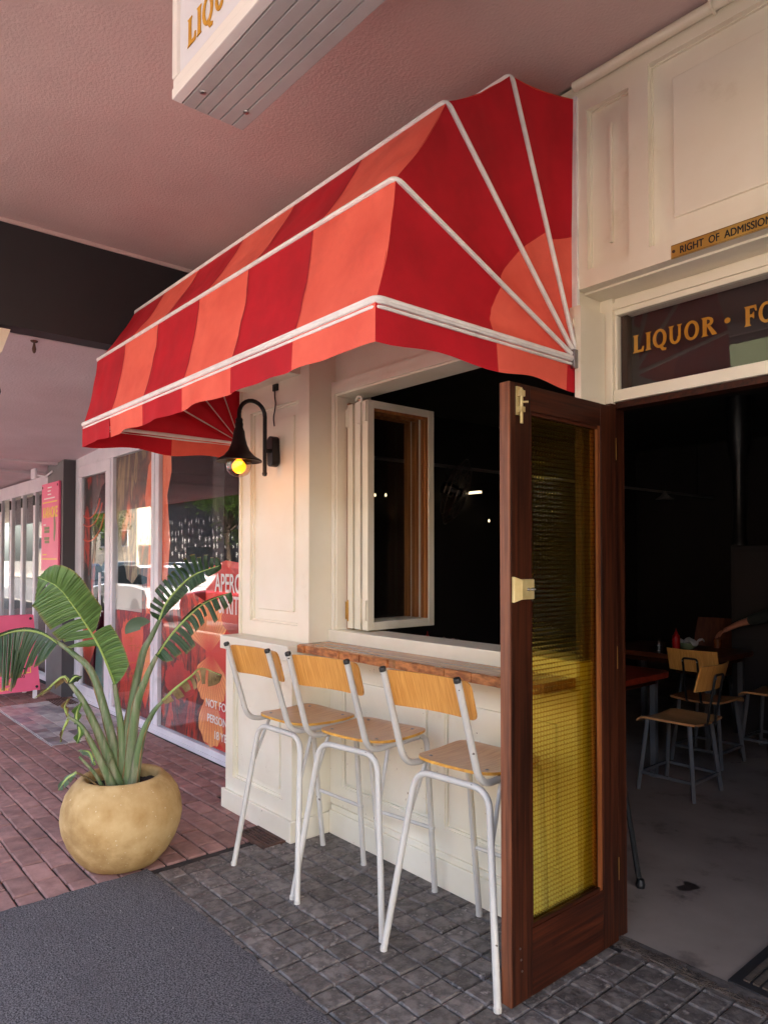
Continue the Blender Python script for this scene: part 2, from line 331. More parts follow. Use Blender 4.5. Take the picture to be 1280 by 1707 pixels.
def paver_mesh(nm, lx, ly, h, mt, seed):
    rnd = random.Random(seed); b = MB(); e = .006; j = lambda: rnd.uniform(-.0025, .0025)
    lo = [(-lx/2+j(),-ly/2+j()),(lx/2+j(),-ly/2+j()),(lx/2+j(),ly/2+j()),(-lx/2+j(),ly/2+j())]
    vs = [(x,y,-h) for x, y in lo]+[(x,y,-e*.8) for x, y in lo]+[(x*(1-2*e/lx),y*(1-2*e/ly),rnd.uniform(-.0015,.0015)) for x, y in lo]
    b.add(vs, [(0,1,5,4),(1,2,6,5),(2,3,7,6),(3,0,4,7),(4,5,9,8),(5,6,10,9),(6,7,11,10),(7,4,8,11),(8,9,10,11)])
    return b.mesh(nm, mt)
def scatter(cells, meshes, darks, nm, stuffname, mt, parent):
    def order(c):
        d = Vector((c[0],c[1],0))-CAM; z = d.dot(FW)
        if z < .3: return 1e6
        px = 640+F*d.dot(RT)/z; py = 853.5+SH-F*d.dot(UP)/z
        return d.length+(0 if -20 < px < 1300 and py < 1730 else 1000)
    cells.sort(key=order)
    rest = MB()
    for i, (x, y, lx, ly) in enumerate(cells):
        full = (lx, ly) == cells_size[nm]
        if i < 298:
            if full:
                me = random.choice(darks) if darks and random.random() < .012 else random.choice(meshes)
            else:
                me = paver_mesh(nm, lx, ly, .012, mt, i)
            o = bpy.data.objects.new(nm, me); col.objects.link(o); o.parent = parent
            o.location = (x, y, random.uniform(-.0015,.0015)); o.rotation_euler = (random.uniform(-.006,.006), random.uniform(-.006,.006), random.uniform(-.012,.012)+(math.pi if full and random.random() < .5 else 0))
        else:
            z = random.uniform(-.0015,.0015); rest.box(x-lx/2, x+lx/2, y-ly/2, y+ly/2, -.011, z)
    if rest.v:
        o = rest.build(stuffname, mt, parent); o['kind'] = 'stuff'
cells_size = {}
# red pavers, running bond along the shop fronts
BL, BW, JT = .224, .1135, .010
cells_size['paving_brick'] = (BL-JT, BW-JT)
cells = []
MX0, MX1, MY0, MY1 = -8.25, -6.28, 1.7565, 2.55      # mosaic panel
for j in range(-24, 14):
    y = 1.0755+j*BW-BW/2
    if y < -1.55 or y > 2.58: continue
    for i in range(0, 110):
        x1 = AX-.004-BL*i+(BL/2 if j % 2 else 0); x0 = x1-BL; x1 = min(x1, AX-.004)
        if x1-x0 < .03 or x0 < -24: continue
        if y-BW/2 > 2.13 and x1 > -4.12: continue
        if x1 > MX0 and x0 < MX1 and y+BW/2 > MY0+.01 and y-BW/2 < MY1:
            if x0 < MX0-.05: x1 = MX0
            elif x1 > MX1+.05: x0 = MX1
            else: continue
        full = abs(x1-x0-BL) < 1e-4
        cells.append(((x0+x1)/2, y, BL-JT if full else x1-x0-JT, BW-JT))
bm_ = [paver_mesh('paving_brick', BL-JT, BW-JT, .012, M['brick'], k) for k in range(6)]
bd_ = [paver_mesh('paving_brick', BL-JT, BW-JT, .012, M['brick_dark'], k+20) for k in range(2)]
cells = [c for c in cells if c[0] > -16 or True]
scatter(cells, bm_, bd_, 'paving_brick', 'far_paving_bricks', M['brick'], pave)
# dark square pavers under the stools
TP = .1093; cells_size['square_paver'] = (TP-.005, TP-.005); cells = []
for i in range(-14, 46):
    x = -2.0+TP*(i+.5)
    for j in range(-2, 11):
        y = 1.567+TP*(j+.5)
        y0, y1 = y-TP/2, y+TP/2
        if y1 < AY or y0 > 2.64: continue
        if x < AX-.0: continue
        if y > 2.5 and x < -1.6: continue
        cells.append((x, y, TP-.005, TP-.005))
tm_ = [paver_mesh('square_paver', TP-.005, TP-.005, .012, M['tile'], k+50) for k in range(8)]
scatter(cells, tm_, None, 'square_paver', 'far_square_pavers', M['tile'], pave)
# marble mosaic panel in the brick paving
mo = struct(MB().box(MX0, MX1, MY0, MY1, -.0115, -.002).build('mosaic_panel', mat('mosaic_grout', S(178,172,168), .8)))
mcols = [mat('marble_%d' % i, c, .35, c2, 9, detail=8) for i, (c, c2) in enumerate(((S(176,170,168),S(120,114,118)), (S(150,118,120),S(190,170,168)), (S(104,98,104),S(150,146,150)), (S(196,192,188),S(160,156,156)), (S(128,110,106),S(90,84,90))))]
y = MY0+.01
rows = [.13,.12,.14,.13,.13,.13]
for r_, hh in enumerate(rows):
    x = MX0+.01
    while x < MX1-.03:
        lx = min(random.uniform(.1,.3), MX1-.01-x)
        if r_ in (2,3) and -7.7 < x < -6.9: lx = min(.42, MX1-.01-x)
        b = MB().box(-lx/2+.004, lx/2-.004, -hh/2+.004, hh/2-.004, -.004, .003)
        o = b.build('mosaic_tile', mcols[3] if (r_ in (2,3) and -7.7 < x < -6.9) else random.choice(mcols), mo, loc=(x+lx/2, y+hh/2, random.uniform(0,.0015)))
        x += lx
    y += hh
# canopy soffit, step beam, lower soffit
struct(MB().box(XB, 14, YE, 2.445, ZC, ZC+.25).build('soffit', M['soffit']))
struct(MB().box(XB-.14, XB, YE, 2.6, 2.872, ZC+.25).build('step_beam', M['black_paint']))
struct(MB().box(XB+.001, XB+.012, YE, 2.44, ZC-.022, ZC).build('soffit_trim', M['soffit']))
XL = -8.6
ls = MB(); prof = [(XB-.14, 2.866), (XL, 2.64), (-60, 2.62), (-60, 3.6), (XB-.14, 3.6)]
ls.prism(prof, lambda u, v, d: (u, d, v), YE, 2.75)
struct(ls.build('lower_soffit', M['soffit_grey']))
struct(MB().box(XL-.1, XL, YE, 2.6, 2.615, 2.66).build('soffit_rib', M['soffit_grey'], bevel=.008))
struct(MB().box(XL-1.1, XL-1.03, YE, 2.6, 2.6, 2.65).build('soffit_rib', M['soffit_grey'], bevel=.008))
cfm = mat('canopy_fascia', S(96,92,94), .7, S(84,80,82), 2)
struct(MB().box(XB, 14, YE-.14, YE-.005, 3.40, ZC+.35).build('canopy_fascia', cfm)); struct(MB().box(-60, XB-.002, YE-.14, YE-.005, 2.70, ZC+.35).build('canopy_fascia', cfm))
struct(MB().box(-60, 14, 2.46, 11, ZC+.26, 7.0).build('unseen_shade_block', mat('shade_block_render', S(200,190,176), .8, S(186,176,160), 1)))  # unseen block above the canopy, added to keep sunlight off the street front
# dark room
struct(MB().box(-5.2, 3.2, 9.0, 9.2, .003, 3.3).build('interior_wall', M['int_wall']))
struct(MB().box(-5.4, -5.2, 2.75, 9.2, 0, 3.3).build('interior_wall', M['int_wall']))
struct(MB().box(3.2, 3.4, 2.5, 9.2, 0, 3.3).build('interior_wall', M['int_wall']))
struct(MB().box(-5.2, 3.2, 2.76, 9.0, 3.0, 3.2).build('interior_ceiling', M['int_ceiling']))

# ------------------------------------------------------------------ bar front
fac = thing('bar_shopfront', 'cream panelled timber bar front with open serving window and open doorway', 'shopfront', (-2.6, 2.6, 0), world=True)
YW = 2.45
XR = -3.31               # right face of the projecting left wing
# wall behind and above
MB().box(-4.4, -3.33, 2.46, 2.74, 2.0, ZC-.002).build('wall', M['cream'], fac)
MB().box(-3.33, -1.67, 2.46, 2.74, 2.56, ZC-.002).build('wall', M['cream'], fac)
MB().box(-3.30, -1.665, 2.456, 2.60, .0, 1.06).build('wall', M['cream_low'], fac)
# wing: lower cabinet
def panelled(name, mt, x0, x1, z0, z1, yf, depth, openings, parent, back=.03, fld=.045, axis='y', bead=.012):
    """frame with recessed panels: stiles and rails proud of the field, raised centre with a bead"""
    fr = MB(); zs = sorted(openings, key=lambda o: o[0])
    P = (lambda a, d, z: (a, d, z)) if axis == 'y' else (lambda a, d, z: (d, a, z))
    def bx(mb, a0, a1, d0, d1, c0, c1):
        p, q = P(a0, d0, c0), P(a1, d1, c1); mb.box(p[0], q[0], p[1], q[1], c0, c1)
    xs = x0
    s = 1 if depth > 0 else -1
    for (a0, a1, b0, b1) in zs:
        if a0-xs > 1e-4: bx(fr, xs, a0, yf, yf+depth, z0, z1)
        bx(fr, a0, a1, yf, yf+depth, z0, b0); bx(fr, a0, a1, yf, yf+depth, b1, z1)
        bx(fr, a0, a1, yf+s*back, yf+depth-s*.001, b0, b1)
        xs = a1
    if x1-xs > 1e-4: bx(fr, xs, x1, yf, yf+depth, z0, z1)
    o = fr.build(name, mt, parent)
    for (a0, a1, b0, b1) in zs:
        g = fld; rp = MB(); bx(rp, a0+g, a1-g, yf+s*(back-.014), yf+s*(back+.002), b0+g, b1-g)
        r_ = rp.build('raised_panel', mt, o, bevel=.004)
        bd = MB()
        for (c0, c1, e0, e1) in ((a0, a1, b0, b0+bead), (a0, a1, b1-bead, b1), (a0, a0+bead, b0+bead, b1-bead), (a1-bead, a1, b0+bead, b1-bead)):
            bx(bd, c0, c1, yf+s*(back-.012), yf+s*(back+.002), e0, e1)
        bd.build('bead', mt, o)
    return o
CX0 = -4.06
panelled('wing_cabinet', M['cream_low'], CX0, XR, .0, .985, 2.165, .3, [(CX0+.09, XR-.11, .20, .90)], fac)
cab = MB().box(CX0-.015, XR+.006, 2.142, 2.164, 0, .115); cab.box(XR+.0005, XR+.022, 2.142, 2.435, 0, .115)
cab.build('plinth', M['cream_low'], fac, bevel=.004)
MB().box(CX0-.012, XR+.012, 2.128, 2.46, .986, 1.068).build('ledge', M['cream_low'], fac, bevel=.006)
# wing: upper panel
panelled('wing_panel', M['cream'], -4.06, XR, 1.069, ZC-.003, 2.275, .185, [(-3.96, -3.42, 1.16, 2.46)], fac, fld=.075)
MB().box(-4.075, -4.0605, 2.26, 2.45, 1.069, ZC-.003).build('corner_trim', M['cream'], fac)
MB().box(-4.0, -3.4, 2.15, 2.274, 2.60, 2.68).build('awning_batten', M['cream'], fac)
# recessed wall under the counter
panelled('dado', M['cream_low'], XR+.001, -1.663, .16, 1.02, 2.425, .03, [(-3.20, -2.50, .27, .90), (-2.40, -1.74, .27, .90)], fac, back=.018, fld=.03)
pl = MB().box(XR+.023, -1.663, 2.40, 2.455, 0, .13); pl.box(XR+.023, -1.663, 2.412, 2.455, .13, .159)
pl.build('plinth', M['cream_low'], fac, bevel=.004)
# serving window
WX0, WX1, WZ0, WZ1 = -3.255, -1.668, 1.142, 2.475
win = MB(); win.box(XR+.0006, WX0, 2.43, 2.60, 1.142, 2.56); win.box(WX0, WX1, 2.43, 2.60, WZ1, 2.56); MB().box(-1.668, -1.64, 2.43, 2.60, 1.142, 2.15).build('window_jamb', M['mahogany'], fac); win.box(-1.668, -1.64, 2.43, 2.60, 2.151, 2.56)
wino = win.build('window', M['cream'], fac)
cs = MB(); cs.box(WX0-.035, WX0-.012, 2.418, 2.429, 1.142, 2.50); cs.box(WX0-.012, WX1, 2.418, 2.429, WZ1+.01, WZ1+.035)
cs.build('bead', M['cream'], wino)
MB().box(XR+.001, -1.65, 2.405, 2.60, 1.062, 1.1415).build('sill', M['white_paint'], wino, bevel=.005)
def sash(x, y0, y1, z0, z1, t, name, label=None):
    b = MB(); st = .046
    b.box(x-t, x, y0, y0+st, z0, z1); b.box(x-t, x, y1-st, y1, z0, z1); b.box(x-t, x, y0+st, y1-st, z0, z0+st); b.box(x-t, x, y0+st, y1-st, z1-st*.9, z1)
    o = b.build(name, M['white_paint'], fac, bevel=.003)
    MB().box(x-t*.6, x-t*.45, y0+st-.004, y1-st+.004, z0+st-.004, z1-st*.9+.004).build('pane', M['glass_clear'], o)
    e = MB(); e.box(x-t*.44, x-t*.1, y1-st-.02, y1-st-.0005, z0+st, z1-st*.9); e.box(x-t*.95, x-t*.61, y1-st-.02, y1-st-.0005, z0+st, z1-st*.9)
    e.box(x-t*.44, x-t*.1, y0+st, y1-st-.02, z1-st*.9-.018, z1-st*.9-.0005)
    e.build('glazing_bead', M['oak_raw'], o)
    return o
s1 = sash(-3.035, 2.475, 2.985, 1.15, 2.425, .05, 'folding_sash'); s1['label'] = 'outer leaf of the folded white sash'
s2 = sash(-3.115, 2.485, 2.985, 1.15, 2.425, .05, 'folding_sash')
s3 = sash(-3.185, 2.485, 2.985, 1.15, 2.425, .045, 'folding_sash')
MB().box(-3.254, -3.234, 2.50, 2.58, 1.143, 2.44).build('jamb_strip', M['oak_raw'], wino)
MB().box(-3.113, -3.086, 2.50, 2.53, 1.25, 2.33).build('sash_edge', M['mahogany'], wino)
for z in (2.30, 1.20):
    h = MB(); h.box(-3.12, -3.08, 2.463, 2.4745, z, z+.12); h.tube([(-3.085,2.462,z-.01),(-3.085,2.462,z+.13)], .007, 8)
    h.box(-3.07, -3.04, 2.463, 2.4745, z+.005, z+.115)
    h.build('hinge', M['white_paint'], wino)
    h = MB(); h.box(-3.25, -3.225, 2.485, 2.499, z, z+.1); h.tube([(-3.225,2.487,z-.01),(-3.225,2.487,z+.11)], .007, 8); h.build('hinge', M['brass'] if z < 2 else M['white_paint'], wino)
lt = MB(); lt.tube(spline([(-3.12,2.46,2.43),(-3.09,2.45,2.445),(-3.06,2.452,2.435),(-3.075,2.46,2.415)], 5), .007, 8); lt.build('latch', M['white_paint'], wino)
# door post, jamb, fascia, transom
MB().box(-1.6395, -1.613, 2.60, 2.70, 0, 2.185).build('door_jamb', M['mahogany'], fac, bevel=.003)
MB().box(-1.70, -1.6135, 2.615, 2.72, 2.186, 2.622).build('transom_post', M['cream'], fac, bevel=.003)
panelled('fascia', M['cream'], -1.668, .75, 2.63, ZC-.004, YW, .05, [(-1.62, -1.437, 2.70, 3.345), (-1.357, -.35, 2.703, 3.39), (-.27, .68, 2.703, 3.39)], fac, back=.034, fld=.085, bead=.004)
MB().box(-1.668, .75, 2.501, 2.72, 2.622, 2.66).build('fascia_soffit', M['cream'], fac)
MB().box(-1.668, .75, 2.502, 2.74, 2.661, ZC-.004).build('wall', M['cream'], fac)
TX0, TX1, TZ0, TZ1 = -1.6, -.08, 2.24, 2.552
tr = MB(); tr.box(-1.613, TX1+.04, 2.63, 2.70, TZ1, 2.6215); tr.box(-1.613, TX1+.04, 2.62, 2.70, 2.192, TZ0); tr.box(-1.613, TX0, 2.63, 2.70, TZ0, TZ1); tr.box(TX1, TX1+.04, 2.63, 2.70, TZ0, TZ1)
tro = tr.build('transom_window', M['cream'], fac, bevel=.004)
tb = MB(); tb.box(-1.613, TX1, 2.618, 2.6295, TZ1+.022, TZ1+.05); tb.build('bead', M['cream'], tro)
MB().box(TX0+.001, TX1-.001, 2.650, 2.654, TZ0+.001, TZ1-.001).build('pane', M['glass_dark'], tro)
MB().box(TX0+.001, TX0+.03, 2.658, 2.69, TZ0+.001, TZ1-.001).build('inner_frame', M['mahogany'], tro)
MB().box(TX0+.001, TX1-.001, 2.72, 2.726, TZ0-.02, TZ1+.02).build('blind', mat('dark_blind', S(46,36,38), .8, S(38,30,32), 3, stretch=(1,1,8)), tro)
MB().box(-1.613, TX1+.04, 2.635, 2.70, 2.166, 2.1915).build('door_head', M['mahogany_h'], fac)
MB().box(TX1, TX1+.06, 2.62, 2.72, 0, 2.19).build('door_jamb', M['mahogany'], fac)
MB().box(TX1+.06, .8, 2.46, 2.72, 0, 2.62).build('wall', M['cream'], fac)
MB().box(.8, 3.4, 2.46, 2.72, 0, ZC).build('wall', M['cream'], fac)
struct(MB().box(-1.64, TX1, 2.585, 2.66, -.010, .006).build('threshold', mat('worn_threshold', S(104,96,92), .8, S(70,62,58), 20, bump=.8, bscale=30, bdist=.01), None))
lt0 = MB(); rq = random.Random(5)
for k in range(260):
    x = -1.6+rq.random()**1.6*.62; y = 2.60+rq.gauss(0,.018)-.03*(x+1.6); a = rq.uniform(0,6.3); l_ = rq.uniform(.01,.045)
    lt0.bar((x,y,.010+rq.random()*.004), (x+l_*math.cos(a)*1.3,y+l_*math.sin(a)*.5,.009+rq.random()*.008), .003, .002)
lo = lt0.build('threshold_litter', mat('dry_litter', S(52,40,34), .95, S(96,84,74), 30)); lo['kind'] = 'stuff'; tag(lo, 'dark dry litter caught along the worn doorway threshold', 'litter')
# ---- serif lettering from strokes
def ring(cx, cy, a, b, ai, bi, t0=0, t1=360, n=28):
    out = []
    for k in range(n):
        u0 = R(t0+(t1-t0)*k/n); u1 = R(t0+(t1-t0)*(k+1)/n)
        out.append([(cx+a*math.cos(u0), cy+b*math.sin(u0)), (cx+a*math.cos(u1), cy+b*math.sin(u1)), (cx+ai*math.cos(u1), cy+bi*math.sin(u1)), (cx+ai*math.cos(u0), cy+bi*math.sin(u0))])
    return out
def stem(x, wd=.25, y0=0, y1=1, top=1, bot=1):
    q = [[(x,y0),(x+wd,y0),(x+wd,y1),(x,y1)]]
    if top: q.append([(x-.09,y1),(x,y1-.1),(x+wd,y1-.1),(x+wd+.09,y1)])
    if bot: q.append([(x-.09,y0),(x+wd+.09,y0),(x+wd,y0+.1),(x,y0+.1)])
    return q
GL = {
 'L': (.78, lambda: stem(.1)+[[(.3,0),(.76,0),(.8,.3),(.7,.3),(.62,.13),(.3,.13)]]),
 'I': (.42, lambda: stem(.11)),
 'Q': (1.0, lambda: ring(.5,.5,.47,.52,.25,.38)+[[(.42,.12),(.6,.16),(.78,-.06),(.95,-.1),(.9,-.22),(.66,-.2)]]),
 'U': (.92, lambda: stem(.08,.2,.38,1,1,0)+stem(.66,.15,.38,1,1,0)+ring(.445,.38,.365,.4,.165,.25,180,360,14)),
 'O': (1.0, lambda: ring(.5,.5,.47,.52,.25,.38)),
 'R': (.92, lambda: stem(.1)+ring(.36,.74,.4,.26,.2,.13,-90,90,12)+[[(.3,.87),(.36,.87),(.36,1),(.3,1)],[(.3,.48),(.36,.48),(.36,.61),(.3,.61)],[(.38,.5),(.58,.5),(.92,.1),(.98,0),(.68,0)]]),
 'F': (.76, lambda: stem(.1)+[[(.3,.87),(.62,.87),(.7,.7),(.78,.7),(.74,1),(.3,1)],[(.3,.43),(.5,.43),(.56,.34),(.62,.34),(.62,.66),(.56,.66),(.5,.56),(.3,.56)]]),
 'D': (.98, lambda: stem(.1)+ring(.38,.5,.54,.5,.32,.37,-90,90,14)+[[(.3,0),(.38,0),(.38,.13),(.3,.13)],[(.3,.87),(.38,.87),(.38,1),(.3,1)]]),
 '.': (.5, lambda: [[(.25+.13*math.cos(R(a)), .5+.13*math.sin(R(a))) for a in range(0,360,24)]]),
 ' ': (.25, lambda: []),
}
def serif_word(txt, x0, z0, h, total, y, thick=.002, outline=None):
    """letters facing -Y, running along +X; total width fixes the spacing"""
    adv = sum(GL[c][0]+.1 for c in txt); sx = total/adv; x = x0; out = []
    for c in txt:
        mb = MB()
        for k, q in enumerate(GL[c][1]()):
            mb.prism(q, lambda u, v, d: (x+u*sx, d, z0+v*h), y-.0001*(k % 5), y+thick)
        if mb.v: out.append(mb)
        x += (GL[c][0]+.1)*sx
    return out
for mb in serif_word('LIQUOR', -1.545, 2.385, .072, .345, 2.656): mb.build('letter', M['gold'], tro)
for mb in serif_word('.', -1.185, 2.385, .08, .05, 2.656): mb.build('dot', M['gold'], tro)
for mb in serif_word('FOOD', -1.105, 2.385, .072, .235, 2.656): mb.build('letter', M['gold'], tro)
def text(body, loc, size, mt, name, parent=None, rot=(R(90),0,0), sx=1.0, bold=0, align='LEFT'):
    cu = bpy.data.curves.new('text', 'FONT'); cu.body = body; cu.size = size; cu.extrude = .0008; cu.offset = bold; cu.align_x = align
    t = bpy.data.objects.new('text', cu); col.objects.link(t)
    dg = bpy.context.evaluated_depsgraph_get(); dg.update(); me = bpy.data.meshes.new_from_object(t.evaluated_get(dg)); bpy.data.objects.remove(t); bpy.data.curves.remove(cu)
    me.materials.clear(); me.materials.append(mt); o = bpy.data.objects.new(name, me); col.objects.link(o); adopt(o, parent)
    o.location = loc; o.rotation_euler = rot; o.scale = (sx,1,1); return o
# brass admission plate
bs = thing('admission_plate', 'narrow brass plate reading RIGHT OF ADMISSION on the cream fascia above the doorway', 'sign', (-1.0, 2.44, 2.65), world=True)
MB().box(-1.268, -.68, 2.443, 2.4495, 2.627, 2.676).build('plate', M['brass'], bs, bevel=.001)
e_ = MB(); e_.box(-1.2665,-.6815,2.4424,2.443,2.6284,2.6296); e_.box(-1.2665,-.6815,2.4424,2.443,2.6734,2.6746); e_.build('border', M['ink'], bs)
for dx, dy in ((0,0),(.0011,.0002),(.0005,.0004)): text('RIGHT  OF  ADMISSION  RESERVED', (-1.236+dx, 2.4422+dy, 2.6375+dx*.6), .037, M['ink'], 'lettering', bs, bold=0, sx=.80)
MB().lathe([(.0055,0),(.0055,.003),(0,.004)], 12, (-1.257,2.4425,2.651), (0,-1,0)).build('screw', M['rust'], bs)
# conduit along the ceiling corner
pp = thing('ceiling_conduit', 'white painted conduit pipe running along the soffit above the fascia', 'pipe', (-.5, 2.43, 3.45), world=True)
MB().tube([(-1.66,2.425,3.447),(.8,2.425,3.447)], .020, 12).build('pipe', M['white_paint'], pp, smooth='auto')
for x in (-1.1, -.2):
    MB().tube([(x,2.44,3.425),(x,2.405,3.43),(x,2.398,3.455),(x,2.41,3.476)], .006, 6).build('clip', M['white_paint'], pp)

# ---- the open door
MB_d = MB(); DX = -1.59; DT = .045; Y0, Y1, DZ0, DZ1 = 1.935, 2.6, .012, 2.165
door = MB().box(DX-DT, DX, Y0, 2.045, DZ0, DZ1).box(DX-DT, DX, 2.49, Y1, DZ0, DZ1).build('door', M['mahogany'], fac, bevel=.003)
door['label'] = 'open mahogany door leaf with amber gridded glass'
MB().box(DX-DT, DX-.002, Y0-.005, Y0-.0004, DZ0, DZ1).build('lit_edge_strip', wood('lit_edge_strip', S(142,84,54), S(92,50,30), .5, (9,9,.4), 6, bump=.3), door)  # strip added on the free edge, its lit orange-brown put into the colour
MB().box(DX-DT+.001, DX-.001, 2.0452, 2.4898, DZ0, .245).build('bottom_rail', M['mahogany_h'], door)
MB().box(DX-DT+.001, DX-.001, 2.0452, 2.4898, 2.075, DZ1).build('top_rail', M['mahogany_h'], door)
gb = MB(); gb2 = MB()
for kk, (a0,a1,b0,b1) in enumerate(((2.0452,2.057,.245,2.075),(2.474,2.4898,.245,2.075),(2.057,2.474,.245,.259),(2.057,2.474,2.061,2.075))):
    gb = (gb2 if kk == 1 else gb0) if kk else MB()
    if kk == 0: gb0 = gb
    gb.box(DX-.016, DX-.005, a0, a1, b0, b1); gb.box(DX-DT+.005, DX-DT+.016, a0, a1, b0, b1)
gb0.build('glazing_bead', M['mahogany_h'], door); gb2.build('glazing_bead', wood('bead_wood', S(150,86,44), S(104,54,26), .5, (6,6,.3), 6), door)
# gridded glass: small pillow lenses on the room-side face of a 6 mm sheet
gl = MB(); ny, nz, k = 24, 104, 5; ga0, ga1, gb0, gb1 = 2.0555, 2.4755, .2575, 2.0625
def gfn(u, v):
    cy = (u*ny) % 1; cz = (v*nz) % 1
    hh = .0022*(1-abs(2*cy-1)**3)*(1-abs(2*cz-1)**3)
    return (DX-.021+hh, ga0+(ga1-ga0)*u, gb0+(gb1-gb0)*v)
gl.grid(gfn, ny*k, nz*k)
gl.add([(DX-.026,ga0,gb0),(DX-.026,ga1,gb0),(DX-.026,ga1,gb1),(DX-.026,ga0,gb1)], [(3,2,1,0)])
NV = nz*k+1; n0 = len(gl.v)-4; NU = ny*k
E_b = [i*NV for i in range(NU+1)]; E_t = [i*NV+NV-1 for i in range(NU+1)]; E_l = list(range(NV)); E_r = [NU*NV+j for j in range(NV)]
gl.f += [tuple(E_b+[n0+1, n0]), tuple(E_t[::-1]+[n0+3, n0+2]), tuple(E_l[::-1]+[n0, n0+3]), tuple(E_r+[n0+2, n0+1])]
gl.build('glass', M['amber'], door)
# door furniture
b = MB(); b.box(DX, DX+.006, 1.962, 1.992, 2.05, 2.15); b.tube([(DX+.014,1.977,2.02),(DX+.014,1.977,2.14)], .006, 10); b.box(DX+.006,DX+.022,1.966,1.988,2.115,2.135); b.box(DX+.006,DX+.022,1.966,1.988,2.06,2.078)
b.tube([(DX+.014,1.977,2.095),(DX+.03,1.995,2.095)], .004, 8); b.build('bolt', M['cream_metal'], door)
b = MB(); b.box(DX, DX+.022, 1.968, 2.035, 1.405, 1.475); b.add([(DX+.022,1.968,1.405),(DX+.022,1.968,1.475),(DX+.012,1.938,1.485),(DX+.012,1.938,1.395),(DX,1.968,1.405),(DX,1.968,1.475),(DX,1.938,1.485),(DX,1.938,1.395)],
   [(0,1,2,3),(4,7,6,5),(2,6,7,3),(1,5,6,2),(0,3,7,4)])
lk = b.build('lock_keeper', M['cream_metal'], door, bevel=.002)
for yy in (2.0, 2.022):
    MB().lathe([(.006,0),(.006,.004),(.003,.006),(.003,.014),(0,.016)], 10, (DX+.022,yy,1.44), (1,0,0)).build('bolt_head', M['steel'], lk)
for z in (.25, 1.1, 1.95):
    MB().tube([(DX-.01,2.6055,z),(DX-.01,2.6055,z+.09)], .007, 8).build('hinge', M['brass'], door)
for (yy, z) in ((1.98,.16),(1.985,.12),(1.975,.2)):
    MB().lathe([(.004,0),(.004,.002),(0,.003)], 8, (DX,yy,z), (1,0,0)).build('screw', M['steel'], door)

# ---- counter board
ct = thing('bar_counter', 'long worn timber counter board under the serving window', 'counter', (-2.5, 2.3, 1.05), world=True)
cw = MB(); nS = 60; x0c, x1c = XR-.03+.045, -1.655
edge = [(x0c+(x1c-x0c)*i/nS, 2.20+.006*math.sin(i*1.7)+.004*math.sin(i*.6)) for i in range(nS+1)]
cw.prism([(x0c,2.404)]+edge+[(x1c,2.404)], lambda u, v, d: (u, v, d), 1.036, 1.076)
cw.build('board', M['counter'], ct)
x = x0c+.002
while x < x1c-.05:
    lx = random.uniform(.05,.16); xe = min(x+lx, x1c); d = random.uniform(-.006,.004)
    MB().box(x, xe-.002, 2.192+d, 2.2065, 1.034, 1.0725).build('edge_block', M['counter_edge'], ct, bevel=.002); x = xe

# ------------------------------------------------------------------ awning
AX0, AX1, AYW, AZ, AR = -4.41, -1.672, 2.452, 2.347, 1.055
aw = thing('window_awning', 'red and salmon striped canvas hood awning with white hoops over the serving window', 'awning', (-3.04, AYW, AZ), world=True)
PV = lambda x: Vector((x, AYW, AZ))
ANG = [0, 22.5, 45, 67.5, 90]
def hp(i, x):
    rr = AR*(1.012 if i >= 3 else 1.0)
    return Vector((x, AYW-rr*math.cos(R(ANG[i])), AZ+rr*math.sin(R(ANG[i]))))
def edge_pt(i, t, x, sag=.05):
    p = hp(i, x).lerp(hp(i+1, x), t); return p+(PV(x)-p).normalized()*(sag*4*t*(1-t)*.5)
NS = 6; W = (AX1-AX0)/NS
def wav(x): return .006*math.sin(x*9.3)+.004*math.sin(x*23+1)
for k in range(NS):
    mb = MB(); xa, xb = AX0+W*k, AX0+W*(k+1)
    def f(u, v, xa=xa, xb=xb):
        x = xa+(xb-xa)*u; s_ = v*4; i = min(int(s_), 3); t = s_-i
        mid = math.sin(math.pi*min(max((x-AX0)/(AX1-AX0), 0), 1))**.5
        p = edge_pt(i, t, x, .026+.0*mid)
        c = min((AX1-x), (x-AX0))
        if c < .18 and 0 < t < 1: p += (PV(x)-p).normalized()*(.012*math.sin(t*9+i*2)*math.sin(math.pi*c/.18)*t*(1-t)*4)
        nn = (p-PV(x)).normalized(); k_ = min(1, 5*t*(1-t))
        p += nn*k_*(.0045*mnoise.noise(Vector((x*5, p.z*9, 3)))+.003*mnoise.noise(Vector((x*16, p.z*14+x*9, 7))))
        return p
    mb.grid(f, 26, 56)
    def g(u, v, xa=xa, xb=xb, k=k):
        x = xa+(xb-xa)*u; b_ = hp(0, x); drop = .130+.003*math.cos(2*math.pi*u)+wav(x)*.35
        return Vector((x, b_.y-.004+(.008*math.sin(2*math.pi*u+k)+.004*math.sin(x*31))*v*min(1,(AX1-x)/.15,(x-AX0)/.15), b_.z-drop*v))
    mb.grid(g, 14, 5)
    mb.build('fabric_stripe', M['red'] if k % 2 == 0 else M['salmon'], aw, smooth='auto', weld=True)
for k in range(1, NS):                    # stitched seams between the stripes
    xk = AX0+W*k; sm_ = MB()
    def sfn(u, v, xk=xk):
        s_ = v*4; i = min(int(s_), 3); t = s_-i; x = xk+(u-.5)*.011; p = edge_pt(i, t, x, .026); nn = (p-PV(x)).normalized(); k_ = min(1, 5*t*(1-t))
        return p+nn*(.0016+k_*(.0045*mnoise.noise(Vector((x*5, p.z*9, 3)))+.003*mnoise.noise(Vector((x*16, p.z*14+x*9, 7)))))
    sm_.grid(sfn, 2, 56); sm_.build('seam', M['seam'], aw, smooth=True)
RI = .475
